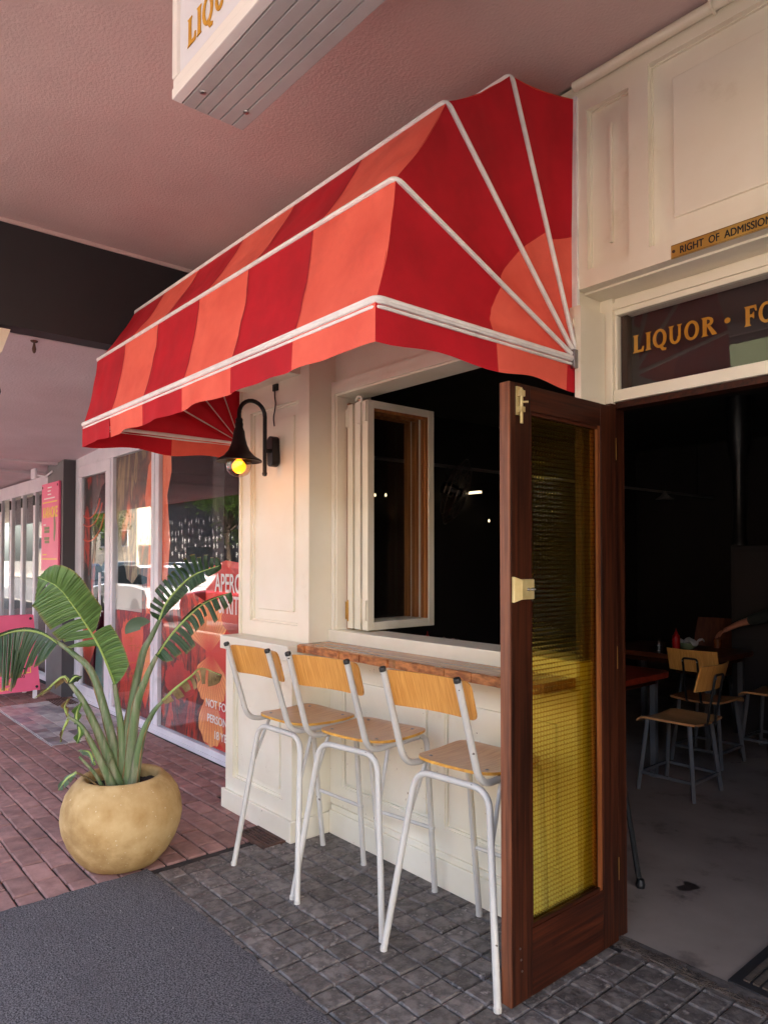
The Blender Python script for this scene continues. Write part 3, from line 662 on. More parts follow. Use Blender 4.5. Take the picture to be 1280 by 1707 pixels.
for x, sgn in ((AX1, -1), (AX0, 1)):
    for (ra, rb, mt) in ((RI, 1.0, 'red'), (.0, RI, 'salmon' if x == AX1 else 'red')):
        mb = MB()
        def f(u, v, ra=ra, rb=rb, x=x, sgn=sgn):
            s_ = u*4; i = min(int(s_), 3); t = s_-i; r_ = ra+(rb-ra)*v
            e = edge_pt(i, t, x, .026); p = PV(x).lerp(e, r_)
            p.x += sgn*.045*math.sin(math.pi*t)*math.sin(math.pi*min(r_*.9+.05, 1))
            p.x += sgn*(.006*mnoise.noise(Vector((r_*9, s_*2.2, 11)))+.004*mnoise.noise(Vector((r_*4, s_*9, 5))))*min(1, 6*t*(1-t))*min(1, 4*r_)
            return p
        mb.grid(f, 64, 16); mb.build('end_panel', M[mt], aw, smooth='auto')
    for (ra, rb, mt) in ((.055, 1.0, None),):
        for (qa, qb, m2) in ((.47, 1.0, 'red'), (.06, .47, 'salmon'), (-.012, .06, 'red')):
            mb = MB()
            def g(u, v, qa=qa, qb=qb, x=x, sgn=sgn):
                q = qa+(qb-qa)*u; p = PV(x).lerp(hp(0, x), q)
                return Vector((x+sgn*(.012*math.sin(q*11))*v*min(1,(1-q)/.15) if q > .5 else x+sgn*(.012*math.sin(q*11))*v, p.y-(.004 if q >= .999 else 0), p.z-(.122+.012*math.cos(q*13))*v))
            mb.grid(g, 10, 5); mb.build('end_valance', M[m2], aw, smooth='auto')
for i in range(5):
    r_ = .0135 if i == 0 else .0095
    off = Vector((0, -.003*math.cos(R(ANG[i])), .003*math.sin(R(ANG[i]))))
    e0, e1 = AX0-.003, AX1+.003
    pts = arc_corner([PV(e0), hp(i, e0)+off, hp(i, e1)+off, PV(e1)], .03, 5)
    MB().tube(pts, r_, 8).build('hoop', M['hoop'], aw, smooth='auto')
    if i == 0:
        MB().tube([p+Vector((0,0,-.022)) for p in pts], .006, 6).build('hoop_binding', M['hoop'], aw, smooth='auto')
for x in (AX0, AX1):
    MB().box(x-.02, x+.02, AYW-.045, AYW-.003, AZ-.04, AZ+.035).build('pivot_bracket', M['steel'], aw, bevel=.004)
    MB().box(x-.012, x+.012, AYW-.016, AYW-.002, AZ+.03, AZ+1.07).build('wall_strip', M['hoop'], aw)

# ------------------------------------------------------------------ wall lamp
LX, LYc, LYp = -3.645, 2.02, 2.19
lp = thing('wall_lamp', 'black swan-neck wall lamp with lit amber bulb on the cream wing', 'lamp', (LX, 2.275, 2.18), world=True)
MB().prism([(.036*math.cos(R(a))*1.0, (.062 if math.sin(R(a)) > 0 else -.062)*1+.03*math.sin(R(a))) for a in range(0,360,30)], lambda u, v, d: (LX-.02+u, d, 2.185+v), 2.235, 2.284).build('wall_plate', M['black_metal'], lp, bevel=.006)
MB().tube([(LX-.015,2.24,2.185),(LX,LYp,2.185)], .012, 8).build('stub', M['black_metal'], lp)
arm = [(LX,LYp,2.05),(LX,LYp,2.2),(LX,LYp,2.38)]+[(LX,(LYp+LYc)/2+(LYp-LYc)/2*math.cos(R(a)), 2.38+.085*math.sin(R(a))) for a in range(15,181,15)]+[(LX,LYc,2.33)]
MB().tube(arm, .0125, 10).build('arm', M['black_metal'], lp, smooth='auto')
MB().lathe([(0,-.016),(.012,-.012),(.016,0),(.012,.012),(0,.016)], 14, (LX,LYp,2.045)).build('finial', M['black_metal'], lp, smooth='auto')
prof = [(.0155,2.355),(.022,2.345),(.020,2.33),(.024,2.318),(.022,2.30),(.032,2.275),(.036,2.24),(.046,2.20),(.062,2.165),(.088,2.135),(.118,2.118),(.130,2.110),(.131,2.102),(.126,2.101),(.085,2.126),(.055,2.15),(.03,2.2),(0,2.21)]
MB().lathe(prof, 36, (LX,LYc,0)).build('shade', M['black_metal'], lp, smooth='auto')
gp = [(.072,2.125),(.074,2.10),(.073,2.075),(.066,2.05),(.05,2.028),(.025,2.015),(0,2.012)]
MB().lathe(gp, 32, (LX,LYc,0)).build('globe', M['lamp_glass'], lp, smooth='auto')
MB().lathe([(.014,2.15),(.014,2.115),(.024,2.105),(.038,2.088),(.041,2.072),(.035,2.052),(.019,2.038),(0,2.034)], 24, (LX,LYc,0)).build('bulb', M['bulb'], lp, smooth='auto')
pd = bpy.data.lights.new('bulb_light', 'POINT'); pd.energy = .13; pd.color = (1,.42,.10); pd.shadow_soft_size = .03
po = bpy.data.objects.new('bulb_light', pd); col.objects.link(po); adopt(po, lp); po.location = (LX, LYc, 2.022)
wr = thing('loose_wire', 'short black wire hanging down the wing above the lamp', 'wire', (-3.7, 2.27, 2.45), world=True)
MB().tube(spline([(-3.655,2.262,2.57),(-3.66,2.266,2.52),(-3.645,2.262,2.47),(-3.66,2.266,2.43),(-3.675,2.268,2.39),(-3.67,2.27,2.34)], 6), .004, 6).build('cable', M['black_metal'], wr)
MB().box(-3.68,-3.63,2.262,2.274,2.55,2.59).build('clip', M['black_metal'], wr)

# ------------------------------------------------------------------ bar stools
def make_stool(loc, rz, label, dx=-.05):
    t = thing('bar_stool', label, 'stool', loc, rz, 'bar stools at the counter')
    tr_ = .0135
    for s in (-1, 1):
        a = .186*s
        pts = arc_corner([(dx+a*.985,-.170,1.118),(dx+a,-.045,.722),(dx*.8+a*.99,.345,.728),(.168*s,.372,0)], [.075,.06], 8)
        MB().tube(pts, tr_, 10).build('side_tube', M['stool_steel'], t, smooth='auto')
        MB().lathe([(.0138,0),(.0142,.012),(.012,.016),(0,.017)], 12, (dx+a*.985,-.171,1.113), (0,-.30,.954)).build('tube_cap', M['black_plastic'], t, smooth='auto')
        MB().tube([(.203*s+dx*.35,-.029,.515),(.186*s+dx,.085,.716)], .0085, 8).build('brace', M['stool_steel'], t, smooth='auto')
        for (fx, fy) in ((.272*s,-.112), (.168*s,.372)):
            MB().lathe([(.0145,0),(.0145,.016),(.0135,.017)], 10, (fx,fy,0)).build('foot_cap', M['stool_steel'], t)
    pts = arc_corner([(-.272,-.112,.004),(-.178+dx*.6,.0,.698),(.178+dx*.6,.0,.698),(.272,-.112,.004)], .075, 8)
    MB().tube(pts, tr_, 10).build('rear_leg_hoop', M['stool_steel'], t, smooth='auto')
    MB().tube([(-.172,.36,.295),(.172,.36,.295)], .0095, 8).build('footrest', M['stool_steel'], t)
    MB().tube([(-.186+dx,.30,.715),(.186+dx,.30,.715)], .0095, 8).build('cross_tube', M['stool_steel'], t)
    # seat: moulded ply
    def outline(n=48):
        out = []
        for i in range(n):
            a = 2*math.pi*i/n; c, s2 = math.cos(a), math.sin(a); e = .42
            x = .205*math.copysign(abs(c)**e, c); y = .19*math.copysign(abs(s2)**e, s2)
            out.append((x*(1+.05*(y/.19)), .185+y))
        return out
    ox = dx
    ol = outline(); sm = MB(); nr = 8
    def zz(x, y): return .742+.10*x*x*1.2+(-.012*math.sin(math.pi*min(max(y/.37,0),1)))-(.55*max(0,y-.31)**1.6)*1.2
    for lvl, dz in ((0, .0115), (1, 0.0)):
        base = len(sm.v)
        sm.v += [(0,.185,zz(0,.185)+dz)]
        for r_ in range(1, nr+1):
            q = r_/nr; sm.v += [(x*q, .185+(y-.185)*q, zz(x*q,.185+(y-.185)*q)+dz) for x, y in ol]
        N = len(ol)
        for i in range(N):
            f = (base, base+1+i, base+1+(i+1) % N); sm.f.append(f if lvl == 0 else f[::-1])
            for r_ in range(nr-1):
                a0 = base+1+r_*N; f = (a0+i, a0+N+i, a0+N+(i+1) % N, a0+(i+1) % N); sm.f.append(f if lvl == 0 else f[::-1])
    N = len(ol); t0 = 1+(nr-1)*N; b0 = 1+nr*N+1+(nr-1)*N; nface = len(sm.f)
    sm.f += [(t0+i, b0+i, b0+(i+1) % N, t0+(i+1) % N) for i in range(N)]
    sm.v = [(p[0]+ox, p[1], p[2]) for p in sm.v]
    so_ = sm.build('seat', [M['ply_seat'], M['ply_edge']], t, smooth='auto')
    for p in so_.data.polygons:
        if abs(p.normal.z) < .4: p.material_index = 1
    for (x, y) in ((-.14,.06),(.14,.06),(-.14,.31),(.14,.31)):
        MB().lathe([(.009,0),(.008,.002),(.004,.0035),(0,.002)], 10, (x+ox,y,zz(x,y)+.011)).build('rivet', M['steel'], so_)
    # curved back panel, mounted in front of the tubes
    bp = MB(); th = .010
    def bf(u, v, off):
        x = (-.215+.43*u); cv = .032*(1-(x/.215)**2); tilt = -.135*(v*.135+.255)/.4
        y = -.024+cv*1.0-.316*(v*.138+.245)+off; z = .968+.145*v
        return (x+ox, y, z)
    nu, nv = 22, 10; rr = .03
    def shrink(u, v):       # rounded corners
        x = -.215+.43*u; z = .145*v; cx = max(abs(x)-(.215-rr), 0); cz = max(abs(z-.0725)-(.0725-rr), 0); d = math.hypot(cx, cz)
        if d > rr:
            k_ = rr/d; x = math.copysign(.215-rr+cx*k_, x) if cx > 0 else x; zc = math.copysign(.0725-rr+cz*k_, z-.0725)+.0725 if cz > 0 else z
            return (x+.215)/.43, zc/.145
        return u, v
    for off in (0, th): bp.grid(lambda u, v, off=off: bf(*shrink(u, v), off), nu, nv)
    n1 = (nu+1)*(nv+1); ring_ = [j for j in range(nv+1)]+[i*(nv+1)+nv for i in range(1, nu+1)]+[nu*(nv+1)+j for j in range(nv-1, -1, -1)]+[i*(nv+1) for i in range(nu-1, 0, -1)]
    bp.f += [(ring_[i], ring_[(i+1) % len(ring_)], n1+ring_[(i+1) % len(ring_)], n1+ring_[i]) for i in range(len(ring_))]
    bo = bp.build('backrest', [M['ply'], M['ply_edge']], t, smooth='auto')
    for s in (-1, 1):
        MB().lathe([(.006,0),(.005,.003),(0,.004)], 8, (.183*s+ox,-.10,1.05), (0,1,.3)).build('rivet', M['steel'], bo)
    return t
make_stool((-2.985,1.905,0), R(2), 'grey-white tube bar stool with oak back in front of the panelled wing', -.065)
make_stool((-2.505,1.960,0), R(8), 'grey-white tube bar stool with oak back standing between the two other stools', -.055)
make_stool((-1.906,1.985,0), R(5), 'grey-white tube bar stool with oak back right beside the open mahogany door', -.035)

# ------------------------------------------------------------------ planter and plant
PC = Vector((-3.668, 1.372, 0))
pt = thing('round_planter', 'round ochre cement planter on the red brick paving', 'planter', PC)
prof = [(.15,0),(.19,.012),(.235,.06),(.272,.12),(.297,.185),(.306,.24),(.300,.30),(.283,.355),(.252,.40),(.218,.432),(.208,.440),(.198,.442),(.186,.438),(.176,.425),(.176,.40),(.19,.34)]
MB().lathe([(0,0)]+[(a*.965, b) for a, b in prof], 64).build('pot', M['pot'], pt, smooth='auto')
sg = MB()
def soilf(u, v):
    a = 2*math.pi*u; r_ = .185*v; return (r_*math.cos(a), r_*math.sin(a), .385+.012*math.sin(a*5)*v+.01*math.sin(v*19+a*3))
sg.grid(soilf, 32, 6); sg.build('soil', M['soil'], pt, smooth=True)
PD = (PC-CAM).dot(fh)
pln = thing('bird_of_paradise_plant', 'large leafy plant with torn banana-like leaves growing in the ochre planter', 'plant', (PC.x, PC.y, .39), world=True)
def blade(rib, wl, wr, mt, splitsL=(), splitsR=(), droop=.15, fold=.35, name='leaf', parent=None, nseg=46, gapw=.0, nrm=None, jag=.0):
    """a long leaf: pleated strips on both sides of the midrib, parted at the split positions"""
    rib = [Vector(p) for p in rib]; L_ = [0]
    for i in range(1, len(rib)): L_.append(L_[-1]+(rib[i]-rib[i-1]).length)
    tot = L_[-1]
    def P(t):
        d = max(0, min(1, t))*tot
        for i in range(1, len(rib)):
            if d <= L_[i] or i == len(rib)-1:
                return rib[i-1].lerp(rib[i], (d-L_[i-1])/(L_[i]-L_[i-1])), (rib[i]-rib[i-1]).normalized()
    lt_, le_ = [], []
    mb = MB(); view = (nrm or -fh); rnd = random.Random(int(tot*1e6))
    for side, wf, spl in ((-1, wl, splitsL), (1, wr, splitsR)):
        if wf is None: continue
        cuts = sorted(spl); gi = 0
        def strip(t0, t1, extra, ext):
            rows_ = []
            for t in (t0, (t0+t1)/2, t1):
                p, tg = P(t); sd_ = tg.cross(view).normalized()*side; nn = sd_.cross(tg).normalized()*side
                row = []
                wd = wf(t)*ext
                pl_ = .003*(1 if t == (t0+t1)/2 else -1)
                for q in range(7):
                    f_ = q/6; out = sd_*math.cos(fold)+nn*math.sin(fold)
                    pos = p+out*(wd*f_)+tg*(wd*f_*.32)+nn*pl_*min(1, f_*3)
                    pos += Vector((0,0,-1))*((droop+extra)*wd*f_*f_)+nn*(.02*math.sin(t*9+f_*2)*f_)
                    row.append(pos)
                rows_.append(row)
            base = len(mb.v)
            for r_, tt in zip(rows_, (t0, (t0+t1)/2, t1)):
                mb.v += [tuple(x) for x in r_]; lt_.extend([tt*tot]*7); le_.extend([q/6 for q in range(7)])
            for a in range(2):
                for q in range(6): mb.f.append((base+a*7+q, base+(a+1)*7+q, base+(a+1)*7+q+1, base+a*7+q+1))
        bounds = [0]+list(cuts)+[1]
        for bi in range(len(bounds)-1):
            a, b_ = bounds[bi], bounds[bi+1]; ns = max(1, int(round((b_-a)*nseg))); ex = rnd.uniform(-.05, .25) if cuts else 0; ext = 1-rnd.uniform(0, jag)
            for k in range(ns):
                t0 = a+(b_-a)*k/ns; t1 = a+(b_-a)*(k+1)/ns
                if cuts and gapw:
                    if k == 0 and bi > 0: t0 += gapw
                    if k == ns-1 and bi < len(bounds)-2: t1 -= gapw
                if t1 > t0: strip(t0, t1, ex, ext)
    o = mb.build(name, mt, parent, smooth=True)
    for nm_, vals in (('lt', lt_), ('le', le_)): o.data.attributes.new(nm_, 'FLOAT', 'POINT').data.foreach_set('value', vals)
    ks = [P(t)[0] for t in [i/14 for i in range(15)]]
    MB().tube(ks, [.008*(1-.8*i/14) for i in range(15)], 6).build('midrib', M['midrib'], o, smooth='auto')
    return o
def stemt(pts, r0, r1, name='leaf_stalk', mt=None, parent=None):
    ps = spline(pts, 6); n_ = len(ps)
    r0 *= 1.35 if r0 > .018 else 1; mb = MB(); mb.tube(ps, [r0+(r1-r0)*(i/(n_-1))**.6 for i in range(n_)], 12)
    o = mb.build(name, mt or M['stem'], parent or pln, smooth='auto')
    if r0 > .018:
        h_ = int(n_*.62); rr = [r0+(r1-r0)*(i/(n_-1))**.6 for i in range(n_)]; sd_ = RT*random.choice((-1,1))*.75-fh*.66
        MB().tube([ps[i]+sd_*rr[i]*1.0 for i in range(h_)], [.0035+.002*math.sin(i*2.1) for i in range(h_)], 5).build('dry_sheath', M['leaf_dry'], o)
    return o
D0 = PD
bell = lambda a, b=.7, pk=.45: (lambda t: a*(max(0, math.sin(math.pi*min(1, (t/pk)*.5 if t < pk else .5+.5*(t-pk)/(1-pk)))))**b)
B = [(205,1300),(200,1300),(195,1302),(212,1300),(220,1302),(226,1304)]
# 1 big broad leaf leaning left
st = stemt([dp(206,1308,D0), dp(203,1225,D0-.02), dp(191,1140,D0-.05)], .026, .011)
ribp = spline([dp(191,1140,D0-.05), dp(172,1092,D0-.09), dp(152,1055,D0-.12), dp(122,1010,D0-.17), dp(96,978,D0-.2), dp(62,962,D0-.2)], 5)
def wR(t): return 1.12*(.135*min(1, (t/.12))**.6 if t < .42 else (.03+.11*min(1, (t-.42)/.1)))*(1 if t < .72 else max(.0, 1-((t-.72)/.28)**2))
def wL(t): return 1.15*(0 if t < .30 else .12*min(1, (t-.30)/.06))*(1 if t < .8 else max(0, 1-((t-.8)/.2)**2))
blade(ribp, wL, wR, M['leaf'], [.38,.46,.56,.9], [.415], .05, .25, parent=st, gapw=.006, jag=.12, nseg=60)
# 2 drooping fringe leaf to the left
st = stemt([dp(203,1312,D0), dp(185,1225,D0), dp(155,1125,D0+.03), dp(122,1090,D0+.05), dp(98,1072,D0+.07)], .024, .011)
ribp = spline([dp(98,1072,D0+.07), dp(70,1056,D0+.06), dp(36,1051,D0+.03), dp(-5,1062,D0-.02), dp(-45,1085,D0-.06)], 5)
cutsf = [i/17 for i in range(1,17)]
blade(ribp, bell(.17,.3,.4), bell(.05,.4,.5), M['leaf_dark'], cutsf[::1], cutsf[::3], .75, .25, parent=st, gapw=.0005, jag=.3, nseg=34)
# 3 upright leaf to the right with a comb of torn strips
st = stemt([dp(210,1308,D0), dp(214,1215,D0), dp(236,1098,D0+.03), dp(252,1062,D0+.05), dp(266,1034,D0+.06)], .027, .010)
ribp = spline([dp(266,1034,D0+.06), dp(276,1008,D0+.06), dp(296,982,D0+.05), dp(324,958,D0+.02), dp(366,943,D0-.02)], 5)
blade(ribp, bell(.11,.3,.4), bell(.055,.4,.6), M['leaf_dark'], [i/16 for i in range(1,16)], [.5,.8], .0, .25, parent=st, gapw=.012, jag=.3, nseg=48)
# 4 half leaf curling back, pale underside
ribp = spline([dp(251,1062,D0+.05), dp(240,1030,D0+.1), dp(226,1018,D0+.14)], 5)
def hl(u, v):
    a = R(200-170*u); c = dp(228,1046,D0+.08); ax = RT; e = Vector((0,0,1)); r_ = v
    return c+ax*(.072*r_*math.cos(a)*1.0+.02)+e*(.062*r_*math.sin(a)-.012*(1-u))+fh*(-.03*r_*r_)
MB().grid(hl, 16, 5).build('leaf', M['leaf_grey'], st, smooth=True)
# 5 right leaf, torn and hanging
st = stemt([dp(214,1310,D0-.02), dp(226,1185,D0-.04), dp(244,1130,D0-.05), dp(262,1092,D0-.06)], .026, .011)
ribp = spline([dp(262,1092,D0-.06), dp(286,1058,D0-.07), dp(312,1030,D0-.08), dp(342,1005,D0-.09), dp(384,988,D0-.1)], 5)
blade(ribp, bell(.028,.5,.5), bell(.10,.35,.25), M['leaf_dark'], [.4,.7], [.1,.2,.3,.38,.46,.55,.64,.7,.78,.86,.93], .55, .2, parent=st, gapw=.010, jag=.5, nseg=44)
# 6 withered leaf low right
st = stemt([dp(222,1312,D0-.05), dp(236,1232,D0-.08), dp(254,1190,D0-.1), dp(272,1168,D0-.11)], .022, .008)
ribp = spline([dp(272,1168,D0-.11), dp(292,1148,D0-.12), dp(318,1128,D0-.13), dp(336,1114,D0-.13), dp(368,1126,D0-.14)], 5)
blade(ribp, bell(.02,.5,.5), bell(.045,.4,.6), M['leaf_dry'], [.3,.6], [.15,.3,.45,.55,.65,.8], .9, .1, parent=st, gapw=.02, jag=.6, nseg=30)
# 7 broken leaf low left
st = stemt([dp(198,1314,D0-.06), dp(172,1240,D0-.09), dp(140,1172,D0-.12), dp(116,1138,D0-.13)], .026, .010)
ribp = spline([dp(116,1138,D0-.13), dp(108,1128,D0-.13), dp(96,1134,D0-.12), dp(78,1150,D0-.1), dp(58,1164,D0-.08)], 5)
blade(ribp, bell(.018,.5,.4), bell(.022,.5,.3), M['leaf_dry'], [.2,.5,.8], [.3,.6], .6, .1, parent=st, gapw=.03, jag=.6, nseg=24)
ribp = spline([dp(116,1138,D0-.13), dp(126,1128,D0-.13), dp(136,1130,D0-.12)], 5)
blade(ribp, bell(.018,.5,.5), bell(.02,.5,.5), M['leaf_dark'], [], [], .3, .3, parent=st, nseg=16)
# 8 short shoots at the front left
st = stemt([dp(190,1316,D0-.1), dp(166,1266,D0-.14), dp(138,1214,D0-.17), dp(113,1194,D0-.19)], .020, .007)
for (a, b_, c, wd, mt) in (((128,1206),(128,1190),(133,1174),.022,'leaf'), ((132,1208),(133,1224),(128,1240),.02,'leaf'), ((114,1194),(108,1180),(113,1166),.014,'leaf_dry'), ((116,1195),(106,1215),(100,1238),.004,'leaf_dry')):
    blade(spline([dp(*a,D0-.17), dp(*b_,D0-.18), dp(*c,D0-.19)], 5), bell(wd), bell(wd), M[mt], droop=.1, fold=.3, parent=st, nseg=14)
st = stemt([dp(172,1314,D0-.1), dp(158,1290,D0-.13), dp(142,1272,D0-.15), dp(132,1262,D0-.16)], .011, .006)
blade(spline([dp(158,1276,D0-.12), dp(148,1254,D0-.1), dp(130,1252,D0-.1)], 5), bell(.018), bell(.016), M['leaf_grey'], parent=st, nseg=14)
st = stemt([dp(168,1316,D0-.14), dp(150,1300,D0-.18), dp(128,1288,D0-.22)], .007, .004, mt=M['leaf_dry'])
blade(spline([dp(128,1288,D0-.22), dp(112,1298,D0-.24), dp(97,1318,D0-.26)], 5), bell(.022), bell(.02), M['leaf_grey'], [.4,.7], [.5], .4, .3, parent=st, gapw=.02, nseg=16)
st = stemt([dp(180,1316,D0-.08), dp(178,1285,D0-.1), dp(184,1262,D0-.12)], .012, .006)

# ------------------------------------------------------------------ overhead light box sign
sb = thing('hanging_sign_box', 'white framed sign box hanging from the pink soffit with gold lettering and grey slatted underside', 'sign', (-1.98,.99,2.9), world=True)
SX0, SX1, SY0, SY1, SZ0 = -1.983, .9, .872, 1.108, 2.9
MB().box(SX0+.006, SX1, SY0+.03, SY1-.002, SZ0+.008, ZC).build('box', M['sign_grey'], sb)
MB().box(SX0+.02, SX1-.02, SY0+.012, SY0+.0295, SZ0+.06, ZC-.03).build('face', M['sign_face'], sb)
fr = MB(); fr.box(SX0, SX1, SY0, SY0+.03, SZ0, SZ0+.03); fr.box(SX0, SX1, SY0+.004, SY0+.03, SZ0+.031, SZ0+.06); fr.box(SX0, SX0+.03, SY0, SY0+.0295, SZ0+.0605, ZC); fr.box(SX0, SX1, SY0, SY0+.03, ZC-.04, ZC-.001)
fr.build('frame', M['white_print'], sb, bevel=.003)
ns = 5; sw = (SY1-SY0-.032)/ns
for i in range(ns):
    y = SY0+.032+i*sw; MB().box(SX0+.001, SX1, y+.0025, y+sw-.0015, SZ0, SZ0+.0075).build('slat', M['sign_grey'], sb, bevel=.0015)
MB().box(SX0+.0, SX0+.004, SY0+.031, SY1, SZ0+.002, ZC-.002).build('end_cap', M['sign_grey'], sb)
for (x, y) in ((SX0+.09, SY0+.055), (SX0+.09, SY1-.04)):
    MB().lathe([(.010,0),(.009,.003),(0,.005)], 14, (x,y,SZ0+.0005), (0,0,-1)).build('screw', M['steel'], sb)
for mb in serif_word('LIQUOR', -1.9, 3.012, .08, .37, SY0+.009): mb.build('letter', M['gold'], sb)

# ------------------------------------------------------------------ neighbouring shop front
YS = 2.6
sf = thing('glass_shopfront', 'neighbouring white aluminium shopfront with orange printed glass', 'shopfront', (-6.4, YS, 0), world=True)
al = lambda x0, x1, z0, z1, nm='frame_bar', y0=2.57, y1=2.63: MB().box(x0, x1, y0, y1, z0, z1).build(nm, M['alu'], sf, bevel=.004)
al(-8.355, -4.1, 0, .075, 'bottom_rail'); al(-8.355, -4.1, 2.56, 2.72, 'head_rail'); MB().box(-8.355,-4.1,2.56,2.5695,.0,.03).build('sill_strip', M['alu'], sf)
for x0, x1 in ((-8.355,-8.27), (-7.36,-7.27), (-7.255,-7.19), (-6.235,-6.17), (-6.155,-6.07)): al(x0, x1, .0755, 2.5595, 'mullion')
al(-8.2695, -7.3605, 2.44, 2.5595, 'door_head'); al(-8.2695, -7.3605, .0755, .16, 'door_bottom'); al(-8.2695,-8.17,.1605,2.4395,'door_stile', 2.578, 2.622); al(-7.43,-7.3605,.1605,2.4395,'door_stile', 2.578, 2.622)
hd = MB().tube([(-7.47,2.545,.95),(-7.47,2.545,1.4)], .014, 10); hd.tube([(-7.47,2.58,1.0),(-7.47,2.545,1.0)], .008, 8); hd.tube([(-7.47,2.58,1.35),(-7.47,2.545,1.35)], .008, 8); hd.build('handle', M['alu'], sf)
panes = []
for x0, x1, z0, z1 in ((-8.17,-7.43,.16,2.44), (-7.19,-6.235,.075,2.56), (-6.07,-4.1,.075,2.56)):
    panes.append(MB().box(x0, x1, 2.596, 2.602, z0, z1).build('pane', M['glass'], sf))
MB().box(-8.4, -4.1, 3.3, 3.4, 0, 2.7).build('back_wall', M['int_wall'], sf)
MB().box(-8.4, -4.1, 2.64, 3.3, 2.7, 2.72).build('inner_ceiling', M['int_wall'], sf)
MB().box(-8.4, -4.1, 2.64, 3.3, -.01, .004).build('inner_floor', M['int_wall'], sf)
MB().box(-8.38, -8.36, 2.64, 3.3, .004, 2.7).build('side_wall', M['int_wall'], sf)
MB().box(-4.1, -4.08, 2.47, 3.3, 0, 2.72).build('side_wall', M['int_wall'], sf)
# printed vinyl on the inside of the panes
VY = 2.606
OR, DO, BK, DR, SA, TE, LI = S(232,96,40), S(196,52,24), S(30,18,18), S(110,24,22), S(240,130,90), S(90,160,150), S(200,190,225)
V1 = swirl('print_dark_hair', [BK, DO, BK, BK, BK, DR, BK], 1.3, 2.5, .2)
V2 = swirl('print_portrait', [TE, BK, S(160,138,96), S(48,34,28), S(120,70,44), OR, SA], 1.1, 2.2, .5)
V3 = swirl('print_marbling', [BK, DR, S(120,24,22), BK, DO, DR, S(200,66,44)], 1.6, 3, .9)
V4 = mat('print_red', S(222,50,26), .4, S(206,36,22), 3)
V5 = swirl('print_orange', [DO, OR, SA, OR, DO], 2, 2, .1)
def vinyl(pane, pts, mt, y=VY, nm='vinyl_print', px=True):
    q = [(at(a, b, Y=YS).x, at(a, b, Y=YS).z) for a, b in pts] if px else pts
    return MB().prism(q, lambda u, v, d: (u, d, v), y, y+.0006).build(nm, mt, pane)
vinyl(panes[0], [(-8.168,.165),(-7.80,.165),(-7.84,.9),(-7.78,1.5),(-7.86,2.0),(-7.62,2.30),(-7.44,2.36),(-7.44,2.435),(-8.168,2.435)], V1, px=False)
vinyl(panes[0], [(-7.80,.165),(-7.44,.165),(-7.44,.55),(-7.6,.72),(-7.74,.62)], mat('print_teal', S(92,158,146), .45, S(60,120,116), 3), px=False)
vinyl(panes[1], [(-7.188,1.95),(-7.0,1.6),(-6.9,1.35),(-6.75,1.3),(-6.6,1.4),(-6.237,1.35),(-6.237,2.555),(-7.188,2.555)], V2, px=False)
vinyl(panes[1], [(-7.188,1.04),(-6.52,1.04),(-6.52,1.30),(-7.188,1.30)], M['frost'], px=False)
vinyl(panes[1], [(-7.188,.08),(-6.237,.08),(-6.237,1.345),(-6.515,1.30),(-6.515,1.035),(-7.188,1.035)], V3, px=False)
vinyl(panes[1], [(-6.42,1.04),(-6.237,1.04),(-6.237,2.5),(-6.38,2.4),(-6.46,2.1),(-6.36,1.7)], V5, VY-.0012, px=False)
vinyl(panes[2], [(-6.068,1.35),(-5.96,1.35),(-5.90,1.7),(-5.97,2.1),(-5.88,2.3),(-5.9,2.555),(-6.068,2.555)], V5, px=False)
vinyl(panes[2], [(-6.068,.08),(-5.225,.08),(-5.225,1.2),(-5.5,1.28),(-5.8,1.2),(-6.068,1.3)], V3, px=False)
vinyl(panes[2], [(-5.224,.08),(-4.12,.08),(-4.12,1.38),(-4.5,1.5),(-4.9,1.53),(-5.224,1.46)], V4, px=False)
def petal_mat():
    mt = bpy.data.materials.new('print_petal'); mt.use_nodes = True; n_ = mt.node_tree.nodes; a = n_.new('ShaderNodeAttribute'); a.attribute_name = 'tone'
    mt.node_tree.links.new(a.outputs['Color'], n_['Principled BSDF'].inputs['Base Color']); n_['Principled BSDF'].inputs['Roughness'].default_value = .45; return mt
PETAL = petal_mat()
def flower(pane, cx, cz, r_, a0, a1, n, y, c0, c1, sq=1.0):
    """a fan of printed petals with radial veins, each petal its own print"""
    for k in range(n):
        b0 = a0+(a1-a0)*k/n-4; b1 = a0+(a1-a0)*(k+1)/n+4; nu, nv = 36, 8; mb = MB(); cols = []; yy = y-.0004*(k % 3); ph = random.uniform(0,6)
        def pf(u, v):
            a = R(b0+(b1-b0)*u); rr = r_*v*(.72+.28*math.sin(math.pi*u)**.5+.02*math.sin(u*31+ph)); return (cx+rr*math.cos(a)*sq, yy, cz+rr*math.sin(a))
        mb.grid(pf, nu, nv)
        for i in range(nu+1):
            for j_ in range(nv+1):
                t = min(1, (j_/nv)*1.15); vein = .72+.28*(.5+.5*math.sin(i*1.75))*(.4+.6*t); deep = max(0, 1-t*2.2)
                e = [c1[q]*(1-t)+c0[q]*t for q in range(3)]; e = [e[0]*vein, e[1]*vein*vein*(1-.7*deep), e[2]*vein*(1-.6*deep)]; cols += e+[1]
        o = mb.build('flower_print', PETAL, pane); o.data.attributes.new('tone', 'FLOAT_COLOR', 'POINT').data.foreach_set('color', cols)
O1, O2 = S(255,186,110), S(240,90,30)
flower(panes[2], -5.15, .80, .44, 40, 160, 2, VY-.002, O1, O2)
flower(panes[2], -5.12, .80, .42, 205, 330, 2, VY-.0035, S(255,172,100), S(230,80,30), .8)
flower(panes[2], -5.12, .58, .5, 235, 300, 1, VY-.003, S(255,178,104), S(234,84,32), .9)
